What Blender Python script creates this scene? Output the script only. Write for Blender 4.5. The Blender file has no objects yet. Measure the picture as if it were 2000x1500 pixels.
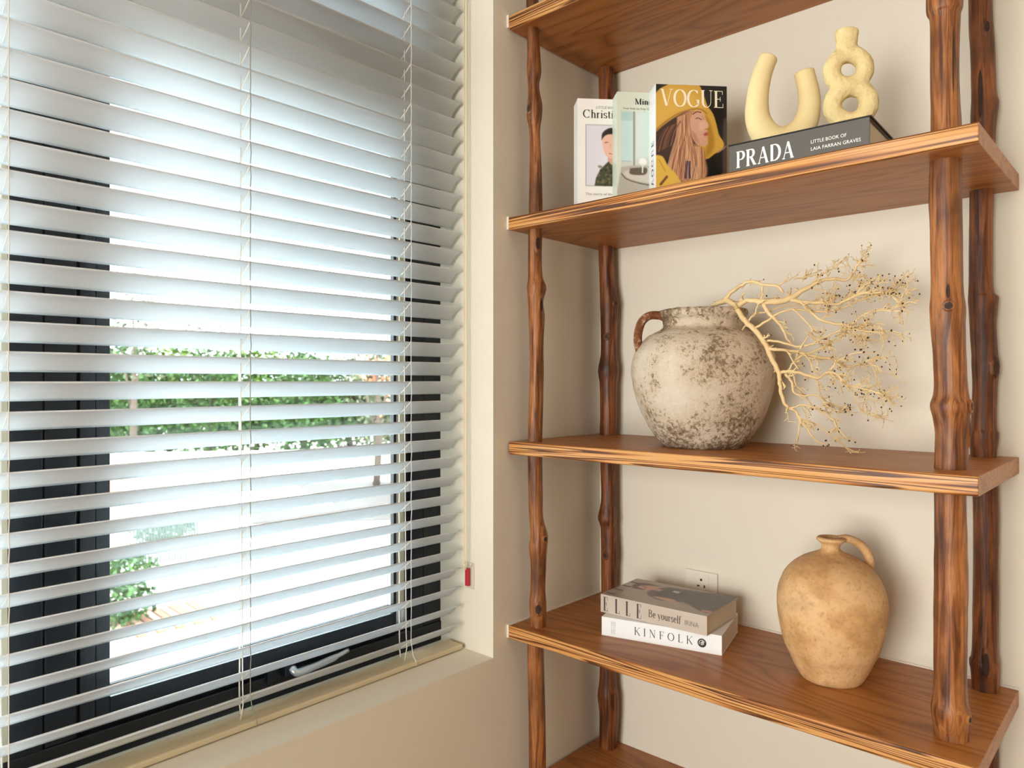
import bpy, bmesh, math, random
import numpy as np
from mathutils import Vector, Matrix, noise as mnoise
random.seed(7); rng = np.random.default_rng(7)
C = bpy.context.scene.collection
sc = bpy.context.scene
PI = math.pi

# ------------------------------------------------------------ camera geometry
CAMZ = 1.30; FP = 1429.0; HZ = 745.0
YAW = math.atan2(1300.0, FP)                    # camera looks this far left of +Y
FW = Vector((-math.sin(YAW), math.cos(YAW), 0)); RT = Vector((math.cos(YAW), math.sin(YAW), 0))
def P(u, v, d):                                  # photo pixel at forward distance d -> world point
    p = FW*d + RT*((u-1000)/FP*d); p.z = CAMZ - (v-HZ)/FP*d; return p
def depth_at_y(u, y):
    k = FW + RT*((u-1000)/FP); return y/k.y
def depth_at_x(u, x):
    k = FW + RT*((u-1000)/FP); return x/k.x

cam_d = bpy.data.cameras.new('camera'); cam = bpy.data.objects.new('camera', cam_d); C.objects.link(cam)
cam.location = (0, 0, CAMZ); cam.rotation_euler = (PI/2, 0, YAW)
cam_d.sensor_width = 36; cam_d.lens = 36*FP/2000; cam_d.shift_y = -5/2000
cam_d.clip_start = 0.05; cam_d.clip_end = 400
cam_d.dof.use_dof = True; cam_d.dof.focus_distance = 1.5; cam_d.dof.aperture_fstop = 5.6
sc.camera = cam
sc.view_settings.view_transform = 'Standard'; sc.view_settings.look = 'None'
sc.view_settings.exposure = 0.4; sc.view_settings.gamma = 1.0; sc.view_settings.use_curve_mapping = False
sc.cycles.use_denoising = True
sc.cycles.max_bounces = 10; sc.cycles.diffuse_bounces = 6; sc.cycles.transparent_max_bounces = 16
sc.cycles.sample_clamp_indirect = 6

# ------------------------------------------------------------ world, sun, lights
w = bpy.data.worlds.new('sky'); sc.world = w; w.use_nodes = True
nt = w.node_tree; nt.nodes.clear()
out = nt.nodes.new('ShaderNodeOutputWorld'); bg = nt.nodes.new('ShaderNodeBackground')
tc = nt.nodes.new('ShaderNodeTexCoord'); sp = nt.nodes.new('ShaderNodeTexNoise'); cr = nt.nodes.new('ShaderNodeValToRGB')
sp.inputs['Scale'].default_value = 2.2; sp.inputs['Detail'].default_value = 4
cr.color_ramp.elements[0].position = .35; cr.color_ramp.elements[0].color = (.62, .82, 1, 1)
cr.color_ramp.elements[1].position = .6; cr.color_ramp.elements[1].color = (.95, .98, 1, 1)
nt.links.new(tc.outputs['Generated'], sp.inputs['Vector']); nt.links.new(sp.outputs['Fac'], cr.inputs['Fac'])
nt.links.new(cr.outputs['Color'], bg.inputs['Color']); nt.links.new(bg.outputs['Background'], out.inputs['Surface'])
bg.inputs['Strength'].default_value = 10.0

sun_d = bpy.data.lights.new('sun', 'SUN'); sun = bpy.data.objects.new('sun', sun_d); C.objects.link(sun)
sun_d.energy = 11.0; sun_d.angle = math.radians(1.5); sun_d.color = (1, .95, .86)
sun.rotation_euler = Vector((-0.62, 0.30, -0.72)).to_track_quat('-Z', 'Y').to_euler()

def area(name, loc, target, sx, sy, power, col):
    l = bpy.data.lights.new(name, 'AREA'); l.shape = 'RECTANGLE'; l.size = sx; l.size_y = sy; l.energy = power; l.color = col
    o = bpy.data.objects.new(name, l); C.objects.link(o); o.location = loc
    o.rotation_euler = (Vector(target)-Vector(loc)).to_track_quat('-Z', 'Y').to_euler(); return o
key = area('added_key_light', (-0.30, -2.7, 1.25), (0.0, 1.7, 1.42), 1.75, 1.8, 38, (1, .985, .95)); key.data.spread = math.radians(100)  # unseen key light added behind the camera; no window is built there
area('added_warm_fill', (1.6, 0.2, 2.70), (1.4, 0.2, 0), 1.0, 1.0, 7, (1, .78, .50))  # unseen overhead fill added for warm ambient light, not a fixture

# ------------------------------------------------------------ helpers
def lin(c):
    return tuple(((x/255)/12.92 if x/255 <= .04045 else ((x/255+.055)/1.055)**2.4) for x in c)
def link_obj(name, me, mat=None, parent=None):
    o = bpy.data.objects.new(name, me); C.objects.link(o)
    if mat is not None:
        for m in (mat if isinstance(mat, (list, tuple)) else [mat]): me.materials.append(m)
    if parent is not None: o.parent = parent
    return o
def obj(name, bm, mat=None, parent=None, smooth=False, bevel=0, seg=2):
    if smooth is True:
        for f in bm.faces: f.smooth = True
    me = bpy.data.meshes.new(name); bm.to_mesh(me); bm.free()
    o = link_obj(name, me, mat, parent)
    if bevel:
        m = o.modifiers.new('bevel', 'BEVEL'); m.width = bevel; m.segments = seg; m.limit_method = 'ANGLE'
    return o
def empty(name, loc=(0, 0, 0), rz=0):
    o = bpy.data.objects.new(name, None); C.objects.link(o); o.location = loc; o.rotation_euler = (0, 0, rz); o.empty_display_size = .05
    return o
def tag(o, label=None, cat=None, group=None, kind=None):
    if label: o['label'] = label
    if cat: o['category'] = cat
    if group: o['group'] = group
    if kind: o['kind'] = kind
    return o
def bx(bm, x0, x1, y0, y1, z0, z1):
    v = [bm.verts.new(p) for p in ((x0,y0,z0),(x1,y0,z0),(x1,y1,z0),(x0,y1,z0),(x0,y0,z1),(x1,y0,z1),(x1,y1,z1),(x0,y1,z1))]
    for f in ((0,3,2,1),(4,5,6,7),(0,1,5,4),(1,2,6,5),(2,3,7,6),(3,0,4,7)): bm.faces.new([v[i] for i in f])
def box(name, x0, x1, y0, y1, z0, z1, mat, parent=None, bevel=0):
    bm = bmesh.new(); bx(bm, x0, x1, y0, y1, z0, z1); return obj(name, bm, mat, parent, bevel=bevel)
def tube(bm, pts, rad, seg=8, cap=True):
    pts = [Vector(p) for p in pts]; n = len(pts)
    if not isinstance(rad, (list, tuple)): rad = [rad]*n
    rings = []; nrm = None
    for i, p in enumerate(pts):
        t = (pts[min(i+1, n-1)]-pts[max(i-1, 0)])
        if t.length < 1e-9: t = Vector((0, 0, 1))
        t.normalize()
        if nrm is None:
            a = Vector((0, 0, 1)) if abs(t.z) < .9 else Vector((1, 0, 0)); nrm = t.cross(a).normalized()
        else:
            nrm = (nrm - t*nrm.dot(t))
            if nrm.length < 1e-6: nrm = t.orthogonal()
            nrm.normalize()
        b = t.cross(nrm)
        rings.append([bm.verts.new(p + (nrm*math.cos(2*PI*k/seg)+b*math.sin(2*PI*k/seg))*rad[i]) for k in range(seg)])
    for a, b in zip(rings, rings[1:]):
        for k in range(seg): bm.faces.new((a[k], a[(k+1) % seg], b[(k+1) % seg], b[k]))
    if cap: bm.faces.new(rings[0][::-1]); bm.faces.new(rings[-1])
def smooth_pts(pts, n=6):
    """Catmull-Rom through tuples of any length"""
    pts = [np.array(p, float) for p in pts]; P0 = [2*pts[0]-pts[1]] + pts + [2*pts[-1]-pts[-2]]; o = []
    for i in range(1, len(P0)-2):
        a, b, c, d = P0[i-1:i+3]
        for k in range(n):
            t = k/n
            o.append(.5*((2*b)+(c-a)*t+(2*a-5*b+4*c-d)*t*t+(3*b-a-3*c+d)*t**3))
    o.append(pts[-1]); return o
def lathe(bm, prof, cx, cy, seg=64, wob=0):
    rings = []
    for i, (r, z) in enumerate(prof):
        ring = []
        for k in range(seg):
            a = 2*PI*k/seg; q = Vector((math.cos(a), math.sin(a), z*8))
            rr = r*(1+wob*mnoise.noise(q*1.3)) if r > 0 else 0
            ring.append(bm.verts.new((cx+rr*math.cos(a), cy+rr*math.sin(a), z)))
        rings.append(ring)
    for a, b in zip(rings, rings[1:]):
        for k in range(seg): bm.faces.new((a[k], a[(k+1) % seg], b[(k+1) % seg], b[k]))
    bm.faces.new(rings[0][::-1]); bm.faces.new(rings[-1])

# ------------------------------------------------------------ materials
def mat(name, col, rough=.5, spec=.5, metal=0):
    m = bpy.data.materials.new(name); m.use_nodes = True; b = m.node_tree.nodes['Principled BSDF']
    b.inputs['Base Color'].default_value = (*lin(col), 1); b.inputs['Roughness'].default_value = rough
    b.inputs['Specular IOR Level'].default_value = spec; b.inputs['Metallic'].default_value = metal
    return m
class G:
    """small node-graph helper"""
    def __init__(s, m): s.t = m.node_tree; s.b = s.t.nodes['Principled BSDF']; s.co = s.t.nodes.new('ShaderNodeTexCoord')
    def n(s, t, **k):
        x = s.t.nodes.new(t)
        for a, b in k.items():
            if hasattr(x, a): setattr(x, a, b)
            else: x.inputs[a.replace('_', ' ')].default_value = b
        return x
    def l(s, a, b): s.t.links.new(a, b)
    def mapping(s, scale, loc=(0, 0, 0), src='Object'):
        m = s.n('ShaderNodeMapping'); m.inputs['Scale'].default_value = scale; m.inputs['Location'].default_value = loc
        s.l(s.co.outputs[src], m.inputs['Vector']); return m.outputs[0]
    def noise(s, vec, scale, detail=3, rough=.5, dist=0):
        x = s.n('ShaderNodeTexNoise', Scale=scale, Detail=detail, Roughness=rough, Distortion=dist); s.l(vec, x.inputs['Vector']); return x.outputs['Fac']
    def math(s, op, a, b=0.0, c=0.0):
        x = s.n('ShaderNodeMath', operation=op)
        for i, q in enumerate((a, b, c)):
            if isinstance(q, (int, float)): x.inputs[i].default_value = q
            else: s.l(q, x.inputs[i])
        return x.outputs[0]
    def ramp(s, f, stops):
        x = s.n('ShaderNodeValToRGB'); e = x.color_ramp.elements
        while len(e) < len(stops): e.new(.5)
        for q, (p, c) in zip(e, stops): q.position = p; q.color = (*lin(c), 1) if len(c) == 3 else c
        s.l(f, x.inputs['Fac']); return x.outputs['Color']
    def mix(s, f, a, b, mode='MIX'):
        x = s.n('ShaderNodeMix', data_type='RGBA', blend_type=mode)
        if isinstance(f, (int, float)): x.inputs[0].default_value = f
        else: s.l(f, x.inputs[0])
        for i, q in ((6, a), (7, b)):
            if isinstance(q, tuple): x.inputs[i].default_value = (*lin(q), 1)
            else: s.l(q, x.inputs[i])
        return x.outputs[2]
    def bump(s, h, strength=.3, dist=.002):
        x = s.n('ShaderNodeBump', Strength=strength, Distance=dist); s.l(h, x.inputs['Height']); s.l(x.outputs[0], s.b.inputs['Normal'])
    def base(s, c): s.l(c, s.b.inputs['Base Color'])

def wood_board(name, seed, light, mid, dark, line=.5, edge=(208, 154, 92)):
    m = mat(name, mid, .42, .45); g = G(m)
    v = g.mapping((1.1, 7.5, 20), (seed, seed*.7, seed*.3))
    big = g.noise(v, 1.0, 1.5, .45, .25)
    rings = g.math('FRACT', g.math('MULTIPLY', big, 15.0))
    fine = g.noise(g.mapping((6, 170, 230), (seed, 0, 0)), 1.0, 3, .6)
    c = g.ramp(rings, [(0, dark), (.10, mid), (.45, light), (.80, mid), (1, dark)])
    c2 = g.mix(g.math('MULTIPLY', fine, .62), c, dark)
    tone = g.noise(g.mapping((2.0, 5, 5), (seed*2, 1, 0)), 1.0, 2)
    c3 = g.mix(g.math('MULTIPLY', tone, line), c2, mid)
    ev = g.noise(g.mapping((.9, .5, 62), (seed*1.3, 0, seed)), 1.0, 2.0, .45, .1); er = g.math('FRACT', g.math('MULTIPLY', ev, 8.0))
    ec = g.ramp(er, [(0, tuple(int(x*.55) for x in dark)), (.17, tuple(int(x*.62) for x in dark)), (.36, mid), (.55, edge), (.9, edge), (1, dark)])
    ec = g.mix(g.math('MULTIPLY', fine, .16), ec, mid)
    ge = g.n('ShaderNodeNewGeometry'); sn = g.n('ShaderNodeSeparateXYZ'); g.l(ge.outputs['Normal'], sn.inputs[0])
    fm = g.math('LESS_THAN', sn.outputs[1], -.6); c3 = g.mix(fm, c3, ec)  # front faces: own edge grain, plus their lit brightness put into the colour
    g.base(c3); g.bump(g.math('ADD', g.math('MULTIPLY', rings, .6), fine), .22, .0012)
    return m
M = {}
M['board'] = [wood_board('oiled_board_%d' % i, 1.7+i*3.1, (188, 126, 64), (168, 104, 46), (126, 70, 27)) for i in range(5)]
def pole_wood(name, seed, light, mid, dark):
    m = mat(name, mid, .46, .42); g = G(m)
    v = g.mapping((95, 95, 4.5), (seed, seed, seed))
    a = g.noise(v, 1.0, 4, .62, .6); patch = g.noise(g.mapping((14, 14, 7), (seed, 3, 1)), 1, 3, .6)
    c = g.ramp(a, [(.36, dark), (.47, mid), (.58, light), (.72, mid)])
    c2 = g.mix(g.ramp(patch, [(.42, (0, 0, 0, 1)), (.72, (1, 1, 1, 1))]), c, dark)
    g.base(c2); g.bump(a, .5, .003); return m
M['pole'] = pole_wood('branch_wood', 2.0, (172, 112, 60), (134, 78, 36), (74, 38, 16))
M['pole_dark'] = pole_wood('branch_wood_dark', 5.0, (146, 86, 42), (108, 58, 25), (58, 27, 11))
M['knot'] = mat('knot_dark', (48, 26, 16), .7)
M['knot_ring'] = mat('knot_ring', (120, 68, 32), .6)

def plaster(name, col, b=.08):
    m = mat(name, col, .85, .2); g = G(m)
    n = g.noise(g.mapping((1, 1, 1)), 1.6, 3); g.base(g.mix(n, col, tuple(int(x*.965) for x in col)))
    g.bump(g.noise(g.mapping((1, 1, 1)), 160, 2), b, .001); return m
M['wall'] = plaster('warm_white_paint', (230, 223, 207))
M['ceiling'] = plaster('ceiling_paint', (238, 234, 226))
M['floor'] = wood_board('floor_wood', 9.3, (196, 160, 118), (176, 138, 96), (130, 96, 62))
M['sealant'] = mat('white_sealant', (225, 218, 206), .6)
M['frame'] = mat('dark_aluminium', (15, 24, 34), .38, .5)
M['frame_seam'] = mat('frame_seam', (5, 6, 8), .7)
M['putty'] = mat('putty_strip', (190, 180, 158), .6)
M['gasket'] = mat('rubber_gasket', (14, 15, 17), .7)
M['chrome'] = mat('silver_metal', (205, 210, 215), .25, .5, .7)
M['rail'] = mat('cream_rail', (206, 192, 160), .45)
M['cord'] = mat('white_cord', (236, 232, 222), .7)
M['cordcream'] = mat('cream_cord', (232, 214, 160), .7)
M['cordgrey'] = mat('grey_thin_cord', (150, 150, 140), .7)
m = mat('white_slat', (238, 240, 241), .34, .5); M['slat'] = m
t = m.node_tree; b = t.nodes['Principled BSDF']; tr = t.nodes.new('ShaderNodeBsdfTranslucent'); tr.inputs[0].default_value = (.80, .90, .97, 1)
mx = t.nodes.new('ShaderNodeMixShader'); mx.inputs[0].default_value = .22
t.links.new(b.outputs[0], mx.inputs[1]); t.links.new(tr.outputs[0], mx.inputs[2]); t.links.new(mx.outputs[0], t.nodes['Material Output'].inputs[0])

m = bpy.data.materials.new('window_glass'); m.use_nodes = True; M['glass'] = m
t = m.node_tree; t.nodes.clear(); o_ = t.nodes.new('ShaderNodeOutputMaterial'); a_ = t.nodes.new('ShaderNodeBsdfTransparent'); g_ = t.nodes.new('ShaderNodeBsdfGlossy')
a_.inputs[0].default_value = (.93, .97, .96, 1); g_.inputs['Roughness'].default_value = .02
f_ = t.nodes.new('ShaderNodeFresnel'); f_.inputs[0].default_value = 1.45; mx = t.nodes.new('ShaderNodeMixShader')
t.links.new(f_.outputs[0], mx.inputs[0]); t.links.new(a_.outputs[0], mx.inputs[1]); t.links.new(g_.outputs[0], mx.inputs[2]); t.links.new(mx.outputs[0], o_.inputs[0])
m = mat('clear_plastic', (236, 232, 222), .25); m.node_tree.nodes['Principled BSDF'].inputs['Alpha'].default_value = .35; M['clear'] = m
M['red'] = mat('red_plastic', (178, 30, 44), .4)

# ------------------------------------------------------------ room dimensions
XW = -1.226; YB = 1.723
XG = -1.412                      # room side of the window frame
ZS = CAMZ-.670                   # window sill
YR = 1.280; YL = -.35; ZT = 2.42
RX, RY, RZ = 2.9, -3.1, 2.78
XO = -1.50
bm = bmesh.new()
bx(bm, XO, XW, YR, YB+.12, 0, RZ); bx(bm, XO, XW, RY, YL, 0, RZ)
bx(bm, XO, XW, YL, YR, 0, ZS); bx(bm, XO, XW, YL, YR, ZT, RZ)
bmesh.ops.remove_doubles(bm, verts=bm.verts, dist=1e-5)
tag(obj('wall_left', bm, M['wall']), 'warm off-white painted wall around the window recess', kind='structure')
tag(box('wall_back', XW, RX, YB, YB+.12, 0, RZ, M['wall']), 'warm off-white painted wall behind the wooden shelves', kind='structure')
tag(box('wall_right', RX, RX+.12, RY-.12, YB+.12, 0, RZ, M['wall']), 'plain painted wall', kind='structure')
tag(box('wall_front', XO, RX, RY-.12, RY, 0, RZ, M['wall']), 'plain painted wall', kind='structure')
tag(box('floor', XO, RX+.12, RY-.12, YB+.12, -.12, 0, M['floor']), 'brown wooden floor', kind='structure')
tag(box('ceiling', XO, RX+.12, RY-.12, YB+.12, RZ, RZ+.12, M['ceiling']), 'white painted ceiling', kind='structure')

# ------------------------------------------------------------ window
win = empty('window_1', (XG, (YL+YR)/2, ZS)); tag(win, 'dark aluminium framed window with clear glass behind the blind', kind='structure')
def wpart(name, boxes, m, bevel=.0):
    bm = bmesh.new()
    for q in boxes: bx(bm, *q)
    bmesh.ops.translate(bm, verts=bm.verts, vec=-Vector(win.location)); return obj(name, bm, m, win, bevel=bevel)
XF = XG-.078
wpart('frame_sill', [(XF, XG, YL, YR, ZS, ZS+.050)], M['frame'], .002)
wpart('frame_head', [(XF, XG, YL, YR, ZT-.06, ZT)], M['frame'], .002)
wpart('frame_jamb', [(XF, XG, 1.182, 1.218, ZS+.05, ZT-.06), (XF, XG-.003, 1.221, YR, ZS+.05, ZT-.06)], M['frame'], .0015)
wpart('mullion', [(XF, XG, .329, .379, ZS+.05, ZT-.06), (XF, XG-.002, .382, .431, ZS+.05, ZT-.06)], M['frame'], .0015)
wpart('frame_seam', [(XF+.01, XG-.006, .378, .383, ZS+.05, ZT-.06), (XF+.01, XG-.012, .430, .438, ZS+.05, ZT-.06), (XF+.01, XG-.010, 1.2175, 1.2215, ZS+.05, ZT-.06), (XF+.01, XG-.012, 1.178, 1.1825, ZS+.05, ZT-.06), (XF+.01, XG-.012, .44, 1.18, ZS+.049, ZS+.056)], M['frame_seam'])
wpart('transom', [(XF, XG, .437, 1.182, CAMZ+.675, CAMZ+.815)], M['frame'], .002)
# opening sash below the transom
s0, s1, zb, zt = .437, 1.179, ZS+.055, CAMZ+.672
wpart('sash_stile', [(XF+.006, XG-.006, .437, .462, zb, zt), (XF+.006, XG-.008, .4635, .487, zb, zt)], M['frame'], .001)
wpart('sash_stile', [(XG-.020, XG-.006, 1.129, 1.1375, zb, zt), (XG-.024, XG-.010, 1.168, s1, zb, zt)], M['frame'], .001)
wpart('putty_strip', [(XG-.022, XG-.014, 1.1375, 1.168, zb+.05, zt-.04)], M['putty'])
wpart('sash_rail', [(XF+.006, XG-.006, .487, 1.129, zb, CAMZ-.567)], M['frame'], .001)
wpart('sash_rail', [(XF+.006, XG-.006, .487, 1.129, zt-.045, zt)], M['frame'], .001)
wpart('pane', [(XG-.018, XG-.014, .480, 1.135, CAMZ-.575, zt-.04)], M['glass'])
wpart('pane', [(XG-.045, XG-.041, .437, 1.182, CAMZ+.815, ZT-.06)], M['glass'])
wpart('pane', [(XG-.045, XG-.041, YL+.04, .329, ZS+.05, ZT-.06)], M['glass'])
wpart('glazing_strip', [(XG-.030, XG-.019, .487, 1.129, CAMZ-.555, CAMZ-.549)], M['gasket'])
wpart('side_stile', [(XF, XG, .318, .329, ZS+.05, ZT-.06)], M['putty'])
wpart('side_stile', [(XF, XG, YL, YL+.05, ZS+.05, ZT-.06)], M['frame'])
# latch handle
d = depth_at_x(590, XG+.02); h0 = P(548, 1306, depth_at_x(548, XG))
hb = bmesh.new(); hz = h0.z
bx(hb, XG-.006, XG+.010, h0.y-.035, h0.y+.030, hz-.020, hz+.012)
bx(hb, XG+.010, XG+.026, h0.y-.004, h0.y+.016, hz-.012, hz+.010)
bmesh.ops.translate(hb, verts=hb.verts, vec=-Vector(win.location)); hnd = obj('handle', hb, M['frame'], win, bevel=.002)
hb = bmesh.new()
pp = smooth_pts([(XG+.024, h0.y+.012, hz+.004), (XG+.036, h0.y+.018, hz-.004), (XG+.040, h0.y+.050, hz-.002), (XG+.036, h0.y+.110, hz+.002), (XG+.030, h0.y+.150, hz+.006)], 5)
tube(hb, [Vector(p)-win.location for p in pp], [.0085]*10+[.0075]*6+[.005]*5, 10)
tag(obj('handle_lever', hb, M['chrome'], win, smooth=True), 'silver lever')

# ------------------------------------------------------------ blind
XRm, XOu = -1.324, -1.3635; DZ = .0295; PITCH = .0464; SY0, SY1 = -.30, 1.266
blind = empty('venetian_blind', (XRm, (SY0+SY1)/2, ZS)); tag(blind, 'white horizontal slat blind hanging in the window recess', 'blind')
def slat_mesh():
    bm = bmesh.new(); n = 10; th = .0024; top = []; bot = []
    cx, cz = (XRm+XOu)/2, 0
    for i in range(n+1):
        t = i/n; x = XRm+(XOu-XRm)*t; z = -DZ*t; bow = .0055*4*t*(1-t)
        nx, nz = -.55, .83
        top.append((x+nx*bow, z+nz*bow)); bot.append((x+nx*(bow-th), z+nz*(bow-th)))
    loop = top+bot[::-1]
    a = [bm.verts.new((x-XRm, SY0-(SY0+SY1)/2, z)) for x, z in loop]; b = [bm.verts.new((x-XRm, SY1-(SY0+SY1)/2, z)) for x, z in loop]
    k = len(loop)
    for i in range(k):
        f = bm.faces.new((a[i], a[(i+1) % k], b[(i+1) % k], b[i])); f.smooth = True
    bm.faces.new(a[::-1]); bm.faces.new(b)
    me = bpy.data.meshes.new('slat'); bm.to_mesh(me); bm.free(); me.materials.append(M['slat']); return me
sm = slat_mesh(); zs = []
k = 0
while True:
    z = CAMZ-.6032+k*PITCH
    if z > ZT-.075: break
    o = bpy.data.objects.new('slat', sm); C.objects.link(o); o.parent = blind; o.location = (0, 0, z-ZS); zs.append(z)
    o.rotation_euler = (random.uniform(-.0006, .0006), 0, 0); k += 1
def bl(name, bm, m, smooth=True, bevel=0):
    bmesh.ops.translate(bm, verts=bm.verts, vec=-Vector(blind.location)); return obj(name, bm, m, blind, smooth=smooth, bevel=bevel)
bm = bmesh.new(); bx(bm, XOu-.012, XRm+.004, SY0, SY1+.004, ZS+.002, ZS+.014); tag(bl('bottom_rail', bm, M['rail'], False, .003), 'cream bottom rail resting on the sill')
bm = bmesh.new(); bx(bm, XOu-.008, XRm+.012, SY0, SY1+.004, ZT-.05, ZT-.004); bl('head_rail', bm, M['slat'], False, .002)
def yat(u, x): return P(u, 700, depth_at_x(u, x)).y
for lu in (17, 489, 803):
    y = yat(lu, XRm+.002); bm = bmesh.new()
    pts = [(XRm+.002, y, ZT-.05)]; 
    for z in reversed(zs): pts += [(XRm+.0022+random.uniform(0, .0015), y+random.uniform(-.0008, .0008), z+PITCH/2), (XRm+.0015, y, z)]
    pts += [(XRm+.004, y+.004, ZS+.030), (XRm+.007, y+.010, ZS+.016), (XRm+.006, y+.012, ZS+.004)]
    tube(bm, pts, .0009, 5); bl('front_ladder_cord', bm, M['cordgrey'] if lu == 489 else M['cord'])
    bm = bmesh.new()
    pts = [(XOu-.002, y, ZT-.05)]+[(XOu-.002, y+random.uniform(-.001, .001), z-DZ) for z in reversed(zs)]+[(XOu, y+.002, ZS+.016)]
    tube(bm, pts, .0016, 5); bl('rear_ladder_cord', bm, M['cord'])
    rm = bmesh.new(); sag = .0035
    tube(rm, [(XRm+.002, y+.0005, 0), ((XRm+XOu)/2, y+.001, -DZ/2-.0016), (XOu-.002, y+.0005, -DZ-.001)], .0011, 5)
    bmesh.ops.translate(rm, verts=rm.verts, vec=(-XRm, -(SY0+SY1)/2, 0))
    me = bpy.data.meshes.new('ladder_rung'); rm.to_mesh(me); rm.free(); me.materials.append(M['cord'])
    for z in zs:
        o = bpy.data.objects.new('ladder_rung', me); C.objects.link(o); o.parent = blind; o.location = (0, 0, z-ZS)
for du in (790, 470):
    y = yat(du, (XRm+XOu)/2); bm = bmesh.new()
    tube(bm, [((XRm+XOu)/2, y, ZT-.05), ((XRm+XOu)/2, y, CAMZ), ((XRm+XOu)/2+.002, y+.003, ZS+.08), ((XRm+XOu)/2+.006, y+.002, ZS+.045), ((XRm+XOu)/2, y, ZS+.014)], .0013, 5)
    bl('lift_cord', bm, M['cord'])
# pull cord with clear cleat, on the reveal
dc = depth_at_y(911, YR-.012); c0 = P(911, 1126, dc); xc = c0.x
pc = empty('pull_cord', (xc, YR-.01, c0.z)); tag(pc, 'cream looped pull cord hanging beside the right end of the blind', 'cord')
for s in (-.0036, .0036):
    bm = bmesh.new(); tube(bm, [(s, -.004+s*.3, ZT-.05-c0.z), (s*1.1, -.006, .3), (s*.9, -.006, .035), (s*.4, -.006, .018)], .0011, 6); obj('cord', bm, M['cordcream'], pc, smooth=True)
cl = empty('cord_cleat', (xc, YR, c0.z)); tag(cl, 'small clear plastic cord cleat with a red insert on the window reveal', 'cleat')
bm = bmesh.new(); bx(bm, -.017, .017, -.004, -.0002, -.032, .034); obj('backplate', bm, M['clear'], cl, bevel=.003)
bm = bmesh.new(); bx(bm, -.006, .006, -.012, -.004, -.024, .020); tag(obj('insert', bm, M['red'], cl, bevel=.0015), 'red insert')
for s in (-1, 1):
    bm = bmesh.new(); tube(bm, smooth_pts([(0, -.006, .026), (s*.008, -.010, .024), (s*.016, -.012, .036)], 4), .0022, 6); obj('hook', bm, M['clear'], cl, smooth=True)

# ------------------------------------------------------------ bookshelf
YF = 1.329; XS0, XS1 = XW+.0065, -.229
TOPS = [CAMZ+.903, CAMZ+.405, CAMZ-.148, CAMZ-.602, CAMZ-1.012]; TH = .032
shelf = empty('bookshelf', ((XS0+XS1)/2, YF+.197, 0)); tag(shelf, 'tall open shelf unit of honey-brown boards on four knotty branch poles', 'bookshelf')
SL = Vector(shelf.location)
for i, zt_ in enumerate(TOPS):
    bm = bmesh.new(); n = 44
    rings = []
    for j in range(n+1):
        x = XS0+(XS1-XS0)*j/n
        wv = .0022*mnoise.noise(Vector((x*6, i*3.3, 0))); wb = .0035*mnoise.noise(Vector((x*7, i*3.3+9, 0)))
        yb = YB-(.0 if i != 3 else .004)
        th = TH+(.004 if i == 0 else 0)
        prof = [(YF+.0025+wv, zt_), (YF+wv, zt_-.0025), (YF+wb*.6, zt_-th*.5), (YF+.001+wb, zt_-th+.003+wb*.3), (YF+.004+wb, zt_-th), (yb, zt_-th), (yb, zt_)]
        rings.append([bm.verts.new((x, y, z)) for y, z in prof])
    for a, b in zip(rings, rings[1:]):
        for q in range(7): bm.faces.new((a[q], b[q], b[(q+1) % 7], a[(q+1) % 7]))
    bm.faces.new(rings[0]); bm.faces.new(rings[-1][::-1])
    bmesh.ops.recalc_face_normals(bm, faces=bm.faces)
    bmesh.ops.translate(bm, verts=bm.verts, vec=-SL)
    so = obj('shelf', bm, M['board'][i], shelf, bevel=.0012)
    if i in (0, 1, 3):
        bm = bmesh.new()
        bx(bm, XW+.0002, XS0, YF-.001, YB-.001, zt_-TH+.002, zt_+.0015)
        if i == 3: bx(bm, XS0, XS1, YB-.004, YB-.0004, zt_-.004, zt_+.0035)
        bmesh.ops.translate(bm, verts=bm.verts, vec=-SL); s = obj('sealant_bead', bm, M['sealant'], so); tag(s, 'white sealant bead against the wall')
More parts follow.
